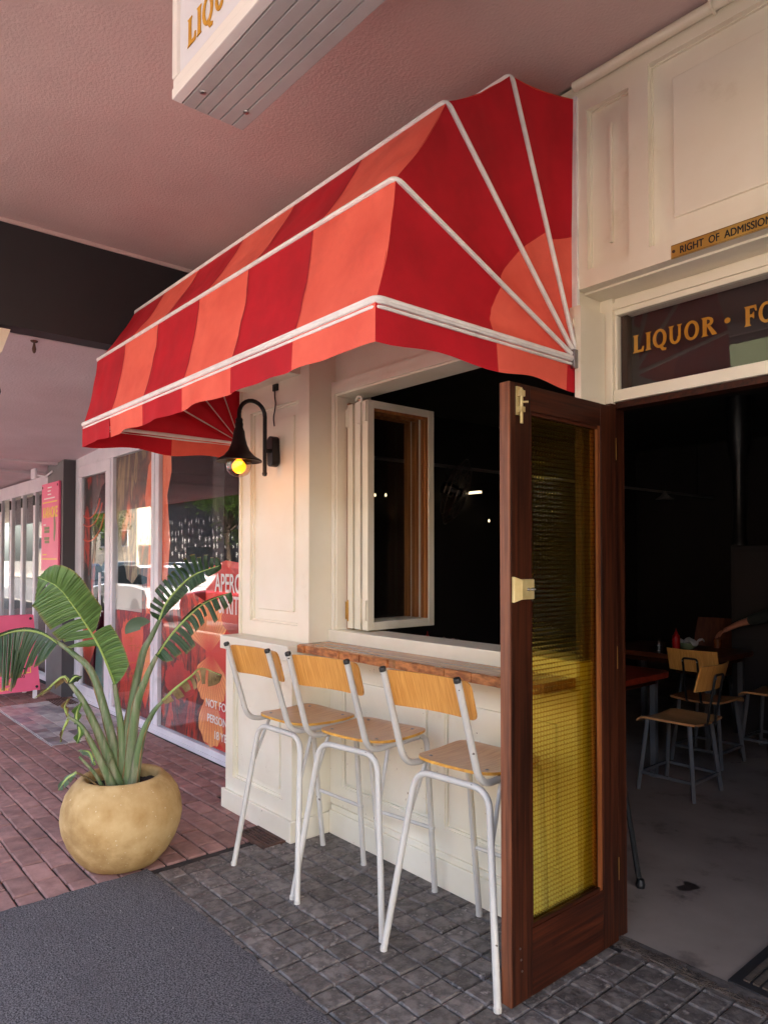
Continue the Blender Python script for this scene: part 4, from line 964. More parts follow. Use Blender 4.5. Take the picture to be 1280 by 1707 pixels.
flower(panes[2], -4.70, .92, .34, 60, 150, 2, VY-.002, S(206,110,84), S(150,44,26))
flower(panes[2], -4.75, .02, .34, 30, 150, 3, VY-.002, S(226,110,70), S(190,50,26))
flower(panes[2], -5.7, .35, .34, 20, 160, 3, VY-.002, S(200,50,40), S(90,14,16))
flower(panes[1], -6.42, .16, .62, 66, 120, 2, VY-.002, O1, O2)
flower(panes[1], -6.66, .38, .62, 70, 130, 2, VY-.0035, S(240,110,60), S(196,50,22))
flower(panes[0], -8.02, .3, .55, 55, 118, 3, VY-.002, S(236,92,48), S(120,20,16))
for r_, zc in ((.36,2.25),(.30,2.28),(.42,2.15)):
    MB().tube([(-8.0+r_*math.cos(R(a))*1.2, VY-.0015, zc+r_*math.sin(R(a))) for a in range(190,350,10)], .008, 4).build('hair_print', mat('print_strand', S(214,90,60), .5), panes[0])
GY = VY-.006
tx = lambda s, x, z, sz, nm='lettering', bold=.002, sx=1: text(s, (x, GY, z), sz, M['white_print'], nm, panes[2], bold=bold, sx=sx)
tx('APEROL', -5.06, 1.29, .20, sx=.68); tx('SPRITZ', -5.0, 1.13, .19, sx=.68)
tx('NOT FOR', -5.205, .385, .088, bold=.001, sx=1.0); tx('PERSONS UNDER', -5.18, .27, .088, bold=.001, sx=1.0); tx('18 YEARS', -5.07, .155, .088, bold=.001)

# column with the karaoke board
cl_ = thing('grey_column', 'dark grey rendered column between the two glass shopfronts', 'column', (-8.68, 2.55, 0), world=True)
MB().box(-9.0, -8.365, 2.45, 2.8, 0, 2.66).build('shaft', M['grey_col'], cl_, bevel=.006)
MB().box(-8.364, -8.356, 2.44, 2.63, 0, 2.64).build('side_face', mat('dark_side_face', S(62,60,64), .6), cl_)  # thin sheet giving the column's side face a darker grey than the shaft
ks = thing('karaoke_board', 'tall pink board with yellow KARAOKE lettering screwed to the grey column', 'sign', (-8.8, 2.43, 1.4), world=True)
KX0, KX1 = -9.12, -8.46
MB().box(KX0, KX1, 2.42, 2.445, 1.40, 2.42).build('board', M['pink'], ks, bevel=.003)
text('KARAOKE', (KX0+.07, 2.4185, 2.02), .17, M['yellow_print'], 'lettering', ks, bold=.004, sx=.72)
for z0, x0, wd, mt in ((2.19,.05,.56,'yellow_print'), (1.53,.05,.56,'yellow_print'), (2.36,.24,.16,'white_print'), (2.32,.24,.12,'white_print'), (2.28,.24,.14,'white_print'), (2.235,.1,.42,'white_print'), (1.93,.08,.1,'white_print'), (1.88,.12,.2,'green_print'), (1.84,.12,.2,'green_print'), (1.76,.12,.2,'green_print'), (1.72,.14,.18,'green_print'), (1.58,.06,.16,'yellow_print')):
    MB().box(KX0+x0, KX0+x0+wd, 2.4184, 2.4198, z0, z0+.014 if mt != 'green_print' else z0+.032).build('print_line', M[mt], ks)
MB().prism([(-8.6+.035*math.cos(R(a))*(1+.3*math.cos(R(3*a))), 1.9+.16*math.sin(R(a))) for a in range(0,360,15)], lambda u, v, d: (u, d, v), 2.4184, 2.4198).build('print_figure', M['green_print'], ks)
for x in (KX0+.04, KX1-.04):
    MB().lathe([(.014,0),(.013,.004),(0,.006)], 10, (x,2.42,2.38), (0,-1,0)).build('screw', M['ink'], ks)
fl = thing('flood_light', 'small white floodlight fixed at the top of the grey column', 'light', (-8.75, 2.4, 2.55), world=True)
MB().box(-9.15, -8.98, 2.30, 2.33, 2.48, 2.60).build('lamp_head', M['alu'], fl, bevel=.01)
MB().tube([(-9.0,2.33,2.52),(-8.9,2.4,2.5),(-8.8,2.45,2.56)], .012, 8).build('arm', M['alu'], fl)
# pink pavement board
pb = thing('pavement_board', 'pink folding pavement board with green and white print standing by the grey column', 'sign', (-8.6, 1.9, 0), world=True)
def pbp(u, v, d): return (-8.52-.11*v+d, 1.55+u, .085+v)
MB().prism([(0,0),(.715,0),(.66,.83),(.02,.83)], pbp, -.02, 0).build('panel', M['pink'], pb)
MB().prism([(0,0),(.715,0),(.66,.83),(.02,.83)], lambda u, v, d: (-8.95+.3*v+d, 1.55+u, .085+v), -.02, 0).build('rear_panel', M['pink'], pb)
for u in (.06,.66):
    MB().box(-8.54,-8.51,1.55+u-.02,1.55+u+.02,0,.09).build('leg', M['alu'], pb); MB().box(-8.97,-8.94,1.55+u-.02,1.55+u+.02,0,.09).build('leg', M['alu'], pb)
for u, v in ((.68,.04),(.63,.79)):
    MB().lathe([(.016,0),(.014,.006),(0,.008)], 10, pbp(u,v,0), (1,0,.1)).build('screw', M['ink'], pb)
br = MB()
for (u0,v0,u1,v1) in ((.05,.2,.62,.2),(.62,.2,.6,.5)): br.bar(pbp(u0,v0,.001), pbp(u1,v1,.001), .008, .002, (1,0,0))
br.build('print_border', M['yellow_print'], pb)
def pbt(s, u, v, sz, mt): text(s, pbp(u, v, .002), sz, M[mt], 'lettering', pb, rot=(R(90), 0, R(90)), bold=.001, align='RIGHT')
pbt('Y', .38, .44, .11, 'green_print'); pbt('HT', .38, .335, .11, 'green_print'); pbt('OUR', .26, .27, .055, 'ink')
pbt('REGENT ROAD', .46, .085, .045, 'yellow_print'); pbt('SEA POINT', .42, .03, .045, 'yellow_print'); pbt('082 873 4473', .56, .15, .036, 'ink')
gp_ = MB()
gp_.prism([(.44,.255),(.58,.255),(.56,.24),(.46,.24)], lambda u, v, d: pbp(u, v, d), .001, .003); gp_.prism([(.503,.27),(.517,.27),(.515,.45),(.505,.45)], lambda u, v, d: pbp(u, v, d), .001, .003)
gp_.build('print_glass', M['ink'], pb)
# folding glass doors beyond the column
fd = thing('folding_glass_doors', 'white framed folding glass doors beyond the grey column', 'door', (-11, 2.65, 0), world=True)
MB().box(-15, -9.0, 2.62, 2.68, 2.42, 2.60).build('head_rail', M['alu'], fd); MB().box(-15, -9.0, 2.61, 2.69, 0, .06).build('bottom_rail', M['alu'], fd)
xs = [-9.0-.62*i for i in range(9)]
for i, x in enumerate(xs[:-1]):
    for x0, x1 in ((x-.05, x), (x-.62, x-.57)):
        MB().box(x0, x1, 2.625, 2.675, .0605, 2.4195).build('stile', M['alu'], fd)
    MB().box(x-.57, x-.05, 2.647, 2.653, .0605, 2.4195).build('pane', M['glass'], fd)
    MB().box(x-.03, x+.03, 2.605, 2.6245, 2.25, 2.38).build('hinge', M['black_plastic'], fd)
MB().box(-15, -9.01, 3.4, 3.5, 0, 2.62).build('back_wall', M['int_wall'], fd)
# bits on the soffit and ground
hk = thing('ceiling_hook', 'small rusty hook screwed into the lower grey soffit', 'hook', (0,0,0), world=False)
hz = 2.862; hx = at(57,568,Z=hz)
MB().lathe([(.022,0),(.018,-.008),(.006,-.012)], 12, (hx.x,hx.y,hz)).build('plate', M['rust'], hk); MB().lathe([(.005,-.012),(.008,-.03),(.012,-.05),(.008,-.07),(0,-.078)], 10, (hx.x,hx.y,hz)).build('bulb_stub', M['rust'], hk)
h2 = thing('hanging_lamp', 'white lamp arm with black ring fixed under the soffit beside the black beam', 'lamp', (0,0,0))
p0 = at(-8,548,Z=2.85)
MB().prism([(-.09,0),(.075,0),(.03,-.14),(-.09,-.14)], lambda u, v, d: (p0.x+d, p0.y+u, 2.858+v), -.02, .02).build('bracket', M['white_paint'], h2)
MB().tube([(p0.x,p0.y-.02,2.72),(p0.x,p0.y-.02,2.52)], .02, 10).build('arm', M['white_paint'], h2)
MB().tube([(p0.x+.0, p0.y-.01+.035*math.cos(R(a)), 2.5+.035*math.sin(R(a))) for a in range(0,361,30)], .009, 6).build('ring', M['black_metal'], h2)
dg_ = thing('drain_grate', 'rusty iron drain grate set in the paving beside the panelled wing', 'drain', (-3.48, 2.05, 0), world=True)
f_ = MB(); gx0, gx1, gy0, gy1 = -3.62, -3.33, 2.0, 2.14
for (a,b_,c,d) in ((gx0,gx1,gy0,gy0+.02),(gx0,gx1,gy1-.02,gy1),(gx0,gx0+.02,gy0+.02,gy1-.02),(gx1-.02,gx1,gy0+.02,gy1-.02)): f_.box(a,b_,c,d,-.009,.009)
f_.build('frame', M['rust'], dg_)
for i in range(4): MB().box(gx0+.021, gx1-.021, gy0+.032+i*.022, gy0+.042+i*.022, -.009, .007).build('bar', M['rust'], dg_)
cg = thing('floor_grate', 'dark slotted floor grate near the grey column', 'drain', (-8.1, 2.45, 0), world=True)
for i in range(9): MB().box(-8.33+.0, -7.9, 2.27+i*.025, 2.283+i*.025, .001, .009).build('bar', M['rust'], cg)

# ------------------------------------------------------------------ inside the bar
wood_t = wood('table_top', S(112,58,34), S(80,38,22), .3, (.5,6,6), 5, coat=.2)
red_t = wood('red_table', S(150,50,28), S(120,36,20), .35, (.5,6,6), 5, coat=.2)
dsteel = mat('grey_frame', S(92,94,98), .45, S(80,82,86), 8)
def rrect(x0, x1, y0, y1, r_, n=6):
    out = []
    for cx, cy, a in ((x1-r_,y0+r_,-90),(x1-r_,y1-r_,0),(x0+r_,y1-r_,90),(x0+r_,y0+r_,180)):
        out += [(cx+r_*math.cos(R(a+90*i/n)), cy+r_*math.sin(R(a+90*i/n))) for i in range(n+1)]
    return out
def table(nm, lab, x0, x1, y0, y1, mt):
    t = thing(nm, lab, 'table', ((x0+x1)/2,(y0+y1)/2,0), world=True)
    MB().prism(rrect(x0,x1,y0,y1,.1), lambda u, v, d: (u, v, d), .71, .75).build('table_top', mt, t, bevel=.006)
    for x in (x0+.1, x1-.1):
        for y in (y0+.1, y1-.1): MB().box(x-.02,x+.02,y-.02,y+.02,.003,.7095).build('leg', dsteel, t)
    MB().box(x0+.08,x1-.08,y0+.09,y1-.09,.66,.7095).build('apron', M['mahogany_h'], t)
    return t
table('dining_table', 'dark red table just inside the door frame', -3.5, -2.52, 4.0, 4.85, red_t)
table('dining_table', 'brown table holding a red sauce bottle and a glass', -3.7, -2.6, 5.65, 6.45, wood_t)
table('dining_table', 'dark table seen through the serving window behind the folded sash', -4.9, -3.95, 3.9, 4.9, wood_t)
def side_chair(loc, rz, lab):
    t = thing('dining_chair', lab, 'chair', loc, rz, 'oak and steel chairs in the bar')
    for sx in (-1,1):
        for sy in (-1,1):
            MB().bar((.145*sx,.145*sy,.47),(.19*sx,.19*sy,.004), .022, .022).build('leg', dsteel, t)
    for s in (-1,1):
        MB().bar((-.18,.18*s,.12),(.18,.18*s,.12), .018, .018).build('stretcher', dsteel, t); MB().bar((.18*s,-.17,.12),(.18*s,.17,.12), .018, .018).build('stretcher', dsteel, t)
    b = MB(); 
    def sf_(u, v, dz): x = (-.2+.4*u); y = -.2+.4*v; return (x*(1-.06*abs(2*v-1)**4), y, .482+dz-.012*math.sin(math.pi*u)-(.03*max(0,(v-.85)/.15)**2))
    b.grid(lambda u, v: sf_(u, v, .014), 10, 12); b.grid(lambda u, v: sf_(u, v, 0), 10, 12); n1 = 11*13
    rg = [j for j in range(13)]+[i*13+12 for i in range(1,11)]+[10*13+j for j in range(11,-1,-1)]+[i*13 for i in range(9,0,-1)]
    b.f += [(rg[i], rg[(i+1) % len(rg)], n1+rg[(i+1) % len(rg)], n1+rg[i]) for i in range(len(rg))]
    b.build('seat', M['ply_seat'], t, smooth='auto')
    bk = MB()
    def bf2(u, v, dy): x = -.19+.38*u; return (x, -.235-.045*v+.03*(1-(x/.19)**2)*-1+.03+dy, .70+.165*v)
    bk.grid(lambda u, v: bf2(u, v, .011), 12, 4); bk.grid(lambda u, v: bf2(u, v, 0), 12, 4); n1 = 13*5
    rg = [j for j in range(5)]+[i*5+4 for i in range(1,13)]+[12*5+j for j in range(3,-1,-1)]+[i*5 for i in range(11,0,-1)]
    bk.f += [(rg[i], rg[(i+1) % len(rg)], n1+rg[(i+1) % len(rg)], n1+rg[i]) for i in range(len(rg))]
    bko = bk.build('backrest', M['ply'], t, smooth='auto')
    pts = arc_corner([(-.055,-.1,.474),(-.055,-.215,.474),(-.055,-.272,.80),(.055,-.272,.80),(.055,-.215,.474),(.055,-.1,.474)], .02, 4)
    MB().tube(pts, .008, 8).build('back_bracket', M['black_metal'], t, smooth='auto')
    for s in (-1,1): MB().lathe([(.006,0),(.005,.003),(0,.004)], 8, (.055*s,-.277,.78), (0,-1,0)).build('bolt', M['steel'], bko)
    return t
side_chair((-2.36,4.6,.003), R(90), 'oak and grey steel chair turned side-on next to the red table')
side_chair((-2.56,5.43,.003), R(0), 'oak and steel chair with its back to the doorway at the brown table')
side_chair((-2.3,6.02,.003), R(90), 'oak and steel chair beside the person at the brown table')
sc_ = thing('shell_chair', 'brown curved plywood chair at the far side of the brown table', 'chair', (-3.2,6.75,.003), R(180))
brown_ply = wood('brown_ply', S(112,60,34), S(84,42,24), .7, (9,9,.5), 5)
def shf(u, v): x = -.21+.42*u; return (x*(1-.15*v*v), -.2-.09*v+.05*(1-(x/.21)**2)*-1+.05, .46+.5*v)
MB().grid(shf, 12, 8).build('backrest', brown_ply, sc_, smooth=True); MB().prism(rrect(-.21,.21,-.2,.2,.06), lambda u, v, d: (u, v, d), .45, .465).build('seat', brown_ply, sc_)
for sx in (-1,1):
    for sy in (-1,1): MB().bar((.15*sx,.15*sy,.449),(.19*sx,.19*sy,.003), .02, .02).build('leg', dsteel, sc_)
# table things
def bottle(loc, lab):
    t = thing('sauce_bottle', lab, 'bottle', loc); rm = mat('red_plastic', S(190,16,20), .35)
    MB().lathe([(0,0),(.03,0),(.032,.006),(.032,.115),(.028,.135),(.016,.148)], 20).build('body', rm, t, smooth='auto')
    MB().lathe([(.017,.149),(.014,.16),(.006,.172),(.004,.195),(0,.196)], 14).build('nozzle', rm, t, smooth='auto')
bx_ = at(1127,1086,Z=.75); bottle((bx_.x, bx_.y, .75), 'red squeezy sauce bottle beside the glass on the brown table')
bottle((-4.25,4.1,.75), 'red squeezy sauce bottle on the table behind the serving window')
gx_ = at(1098,1088,Z=.75)
t = thing('water_glass', 'short water glass on the brown table', 'glass', (gx_.x, gx_.y, .75))
MB().lathe([(0,.002),(.034,.002),(.04,.10),(.038,.10),(.032,.012),(0,.012)], 24).build('tumbler', M['glass_clear'], t, smooth='auto'); MB().lathe([(0,.0125),(.0315,.0125),(.035,.06),(0,.06)], 24).build('water', M['glass_clear'], t, smooth='auto')
gx2 = at(1145,1082,Z=.75)
t = thing('food_bowl', 'pale green bowl with crumpled napkins on the brown table', 'bowl', (gx2.x, gx2.y, .75))
MB().lathe([(0,0),(.05,0),(.085,.035),(.095,.06),(.09,.06),(.08,.036),(.046,.006),(0,.006)], 28).build('bowl', mat('pale_green', S(150,170,130), .4), t, smooth='auto')
nap = MB(); rnd = random.Random(4)
nap.grid(lambda u, v: ((u-.5)*.2+.03*math.sin(v*9), (v-.5)*.16, .055+.03*math.sin(u*11+v*5)*math.cos(v*7)+.015), 16, 12); nap.build('napkin', mat('napkin', S(214,210,206), .8), t, smooth=True)
t = thing('amber_glass', 'small amber glass under the reaching hand', 'glass', (at(1196,1080,Z=.75).x, at(1196,1080,Z=.75).y, .75))
MB().lathe([(0,0),(.03,0),(.034,.075),(.031,.075),(.027,.006),(0,.006)], 20).build('tumbler', mat('amber_tumbler', S(120,60,24), .2), t, smooth='auto')
t = thing('napkin_basket', 'dark basket with napkins on the table behind the serving window', 'basket', (-4.4,4.45,.75))
MB().lathe([(0,0),(.1,0),(.13,.09),(.12,.09),(.09,.01),(0,.01)], 24).build('basket', mat('basket', S(70,44,30), .8, S(50,30,22), 30), t)
MB().grid(lambda u, v: ((u-.5)*.16, (v-.5)*.16, .075+.03*math.sin(u*9)*math.cos(v*8)), 12, 12).build('napkin', mat('napkin_brown', S(140,100,80), .8), t, smooth=True)
# flue, stove cabinet, pendant, rail, fan, bulbs
fx = at(1231,700,Y=6.6)
t = thing('flue_pipe', 'dark steel flue pipe dropping from the ceiling of the bar', 'pipe', (fx.x, 6.6, 0))
MB().lathe([(.11,3.0),(.11,2.62),(.095,2.58),(.09,2.5),(.06,2.42),(.055,1.72),(.065,1.70),(.065,1.66)], 24).build('pipe', M['black_metal'], t, smooth='auto')
t = thing('stove_cabinet', 'dark metal cabinet beneath the flue pipe', 'cabinet', (fx.x, 6.75, 0), world=True)
MB().box(fx.x-.02, fx.x+.75, 6.45, 7.1, .004, 1.66).build('body', mat('dark_cabinet', S(34,29,30), .8), t, bevel=.01); MB().box(fx.x+.02, fx.x+.7, 6.435, 6.4495, .85, 1.6).build('door', mat('dark_cabinet_door', S(40,34,35), .8), t)
px_ = at(1108,832,Y=7.5)
t = thing('pendant_lamp', 'small dark pendant lamp hanging deep inside the bar', 'lamp', (px_.x, 7.5, px_.z))
MB().lathe([(.012,.09),(.02,.07),(.05,.03),(.1,0),(.095,0),(.04,.03),(0,.05)], 20).build('shade', mat('pendant', S(120,116,112), .4), t, smooth='auto'); MB().tube([(0,0,.09),(0,0,3.0-px_.z)], .005, 6).build('cord', M['black_metal'], t)
t = thing('ceiling_rail', 'thin pale rail crossing the dark room behind the serving window', 'rail', (-4.1,4.5,2.3), world=True)
MB().tube([(-4.1,2.9,2.3),(-4.1,8.9,2.3)], .014, 8).build('bar', mat('rail', S(120,112,108), .4), t)
for y in (3.2,8.5): MB().tube([(-4.1,y,2.3),(-4.1,y,3.0)], .008, 6).build('hanger', M['black_metal'], t)
fnc = Vector((-3.9,4.08,2.07)); fn = thing('cage_fan', 'dark wire cage fan hanging from the rail inside the bar', 'fan', fnc)
ax = (RT*.93-UP*.35-FW*.27).normalized(); q = Vector((0,0,1)).rotation_difference(ax)
wire = mat('fan_wire', S(110,96,88), .35, metal=.6)
cg_ = MB()
for rr, zz_ in ((.27,0),(.2,.05),(.2,-.05),(.1,.075),(.1,-.075)): cg_.tube([q @ Vector((rr*math.cos(R(a)), rr*math.sin(R(a)), zz_)) for a in range(0,361,15)], .004, 5, False)
for a in range(0,360,15):
    for s in (-1,1): cg_.tube([q @ Vector((r_*math.cos(R(a)), r_*math.sin(R(a)), s*z_)) for r_, z_ in ((.03,.085),(.1,.077),(.2,.052),(.27,0))], .0025, 4, False)
cg_.build('cage', wire, fn)
for a in (0,120,240):
    bl = MB(); bl.grid(lambda u, v: q @ (Matrix.Rotation(R(a),3,'Z') @ Vector((.04+.19*u, (v-.5)*(.06+.08*u), .02*(v-.5)))), 5, 4); bl.build('blade', mat('fan_blade', S(84,62,50), .4), fn, smooth=True)
hb = MB(); hb.lathe([(0,-.13),(.05,-.12),(.06,-.06),(.035,.04),(0,.06)], 18, (0,0,0), ax); hb.build('motor', M['black_metal'], fn, smooth='auto')
MB().tube([(0,0,0),(-.2,.1,.1),(-.2,.1,.23)], .012, 8).build('mount', M['black_metal'], fn)
for (x_, y_, yy) in ((625,825,8.2),(643,825,8.2),(677,824,8.2),(748,823,8.6),(815,868,8.4)):
    p = at(x_, y_, Y=yy)
    if p.x < -5.1: p = at(x_, y_, X=-5.1)
    lb = 'tiny warm bulb seen through the glass of the folded sash' if x_ < 700 else 'tiny warm bulb glowing next to the cage fan' if x_ < 800 else 'lone tiny bulb low in the dark room behind the serving window'
    t = thing('small_bulb', lb, 'bulb', p, 0, 'bulbs glowing inside the bar')
    MB().lathe([(0,-.018),(.009,-.012),(.011,0),(.007,.012),(0,.016)], 12).build('globe', M['small_bulb'], t, smooth='auto'); MB().tube([(0,0,.02),(0,0,3.0-p.z)], .003, 5).build('cord', M['black_metal'], t)
p = at(790,821,Y=8.6)
if p.x < -5.1: p = at(790,821,X=-5.1)
t = thing('strip_light', 'short glowing strip light on the far wall of the bar', 'light', p); MB().box(-.09,.09,-.02,.02,-.012,.012).build('tube', M['small_bulb'], t); MB().box(-.1,.1,.02,.04,-.016,.016).build('housing', M['black_metal'], t)
mt_ = thing('door_mat', 'dark ribbed door mat on the concrete floor inside the doorway', 'mat', (-.75,2.95,0), world=True)
MB().box(-1.19,-.35,2.66,3.3,.003,.012).build('rubber_edge', mat('mat_rubber', S(34,32,34), .7), mt_, bevel=.003)
for i in range(24): MB().box(-1.15+.0325*i, -1.128+.0325*i, 2.70, 3.26, .0115, .018).build('rib', mat('mat_rib', S(84,72,62), .95, S(66,56,50), 60), mt_)
sk = thing('leaning_pole', 'scuffed black pole standing just inside the door jamb', 'pole', (-1.79,3.1,0), world=True)
MB().tube([(-1.79,3.11,.004),(-1.93,3.2,.45),(-2.02,3.28,.80)], .013, 8).build('shaft', mat('scuffed_black', S(26,25,26), .45, chips=(S(190,184,176), 18, .70)), sk); MB().lathe([(.02,0),(.022,.015),(.016,.04)], 10, (-1.79,3.11,.003)).build('foot', M['black_plastic'], sk)

# ------------------------------------------------------------------ the person reaching over the table
def skin(nm, chains, mt, parent, sub=2):
    bm = bmesh.new(); lay = bm.verts.layers.skin.verify(); cache = {}
    for ci, ch in enumerate(chains):
        prev = None
        for (p, r_) in ch:
            key = tuple(round(c, 4) for c in p)
            if key not in cache:
                v = bm.verts.new(p); v[lay].radius = (r_, r_) if not isinstance(r_, tuple) else r_; v[lay].use_root = (not cache); cache[key] = v
            v = cache[key]
            if prev is not None and prev is not v and bm.edges.get((prev, v)) is None: bm.edges.new((prev, v))
            prev = v
    me = bpy.data.meshes.new(nm); bm.to_mesh(me); bm.free()
    o = bpy.data.objects.new(nm, me); col.objects.link(o); sm_ = o.modifiers.new('skin', 'SKIN'); sm_.use_smooth_shade = True
    ss = o.modifiers.new('sub', 'SUBSURF'); ss.levels = sub; ss.render_levels = sub
    dg = bpy.context.evaluated_depsgraph_get(); dg.update(); m2 = bpy.data.meshes.new_from_object(o.evaluated_get(dg)); bpy.data.objects.remove(o)
    m2.materials.clear(); m2.materials.append(mt)
    for p in m2.polygons: p.use_smooth = True
    o = bpy.data.objects.new(nm, m2); col.objects.link(o); adopt(o, parent); return o
skm = mat('skin_tone', S(196,132,106), .5, S(184,118,94), 12); shirt = mat('dark_shirt', S(46,52,50), .85, S(38,42,42), 20, bump=.3, bscale=80); trou = mat('dark_trousers', S(34,34,40), .85)
hw = at(1232,1040,Y=6.3); hp0 = at(1205,1052,Y=6.3)          # wrist and palm
PX, PY = -1.72, 6.42
pe = thing('person', 'person in a dark long-sleeved top reaching across the brown table', 'person', (PX, PY, 0), world=True)
sh = Vector((PX-.2, PY-.17, 1.36)); el = Vector(((sh.x+hw.x)/2-.0, 6.22, 1.12)); pv = Vector((PX+.02, PY, .95))
ch_arm = [((PX-.09,PY,1.38),.09), (tuple(sh),.068), (tuple(sh.lerp(el,.5)),.055), (tuple(el),.047), (tuple(el.lerp(hw,.5)),.042), (tuple(hw),.028)]
palm = [(tuple(hw),.028), (tuple(hw.lerp(hp0,.5)),(.032,.022)), (tuple(hp0),(.038,.018))]
body = [[((PX+.02,PY,.95),.15), ((PX,PY,1.1),.135), ((PX-.05,PY,1.25),.15), ((PX-.09,PY,1.38),.12), ((PX-.14,PY,1.5),.052), ((PX-.17,PY,1.56),.06), ((PX-.19,PY,1.63),.092), ((PX-.2,PY,1.72),.082)], ch_arm, palm,
 [((PX-.09,PY,1.38),.09), ((PX-.1,PY+.19,1.36),.066), ((PX-.05,PY+.24,1.1),.052), ((PX-.12,PY+.24,.86),.03), ((PX-.14,PY+.24,.76),(.036,.02))],
 [((PX+.02,PY,.95),.15), ((PX+.02,PY-.1,.86),.09), ((PX,PY-.11,.5),.062), ((PX+.02,PY-.11,.09),.042), ((PX-.1,PY-.11,.045),.035)],
 [((PX+.02,PY,.95),.15), ((PX+.02,PY+.1,.86),.09), ((PX,PY+.11,.5),.062), ((PX+.02,PY+.11,.09),.042), ((PX-.1,PY+.11,.045),.035)]]
po_ = skin('body', body, skm, pe)
d_h = (hp0-hw).normalized(); side_h = d_h.cross(Vector((0,0,1))).normalized(); dn = Vector((0,0,-1))
for i, (off, ln) in enumerate(((-.030,.068),(-.010,.078),(.010,.074),(.029,.058))):
    b0 = hp0-d_h*.01+side_h*off; 
    skin('finger', [[(tuple(b0),.0095), (tuple(b0+d_h*ln*.5+dn*.004),.0088), (tuple(b0+d_h*ln*.85+dn*.02),.0078), (tuple(b0+d_h*ln*1.05+dn*.038),.0065)]], skm, po_, 1)
b0 = hp0-d_h*.055-side_h*.028
skin('thumb', [[(tuple(b0),.012), (tuple(b0+d_h*.03-side_h*.022+dn*.012),.0105), (tuple(b0+d_h*.062-side_h*.026+dn*.024),.008)]], skm, po_, 1)
skin('shirt', [[((PX+.02,PY,.93),.165), ((PX,PY,1.1),.15), ((PX-.05,PY,1.25),.165), ((PX-.09,PY,1.40),.13)], [((PX-.09,PY,1.40),.13), (tuple(sh),.082), (tuple(sh.lerp(el,.5)),.068), (tuple(el),.06), (tuple(el.lerp(hw,.45)),.054), (tuple(el.lerp(hw,.8)),.044)],
   [((PX-.09,PY,1.40),.13), ((PX-.1,PY+.19,1.36),.08), ((PX-.05,PY+.24,1.1),.066), ((PX-.12,PY+.24,.9),.05)]], shirt, pe)
skin('trousers', [[((PX+.02,PY,.97),.16), ((PX+.02,PY-.1,.86),.11), ((PX,PY-.11,.5),.078), ((PX+.02,PY-.11,.08),.058)], [((PX+.02,PY,.97),.16), ((PX+.02,PY+.1,.86),.11), ((PX,PY+.11,.5),.078), ((PX+.02,PY+.11,.08),.058)]], trou, pe)
hc = Vector((PX-.205, PY, 1.69))
hr = MB(); hr.grid(lambda u, v: hc+Vector((.03+.108*math.cos(2*math.pi*u)*math.sin(R(100)*v), .096*math.sin(2*math.pi*u)*math.sin(R(100)*v), .02+.118*math.cos(R(100)*v))), 24, 10); hr.build('hair', mat('dark_hair', S(34,26,22), .6), pe, smooth=True)
fc = MB()
for s in (-1,1): fc.lathe([(0,-.009),(.007,-.005),(.009,0),(.007,.005),(0,.009)], 10, hc+Vector((-.085,.032*s,-.02)))
fc.build('eyes', M['ink'], po_, smooth='auto'); MB().lathe([(.0,.03),(.008,.02),(.014,-.012),(.0,-.018)], 10, hc+Vector((-.098,0,-.035))).build('nose', skm, po_, smooth='auto'); MB().box(hc.x-.094,hc.x-.08,hc.y-.022,hc.y+.022,hc.z-.082,hc.z-.074).build('mouth', mat('lips', S(150,80,72), .5), po_)
for s in (-1,1): MB().lathe([(0,-.02),(.016,-.01),(.018,.008),(0,.024)], 10, hc+Vector((.0,.088*s,-.02))).build('ear', skm, po_, smooth='auto'); MB().prism([(-.17,0),(.06,0),(.07,.06),(.0,.09),(-.08,.075),(-.17,.03)], lambda u, v, d: (PX+.02+u, PY+.11*s+d, .004+v), -.045, .045).build('shoe', M['black_plastic'], pe, bevel=.012)

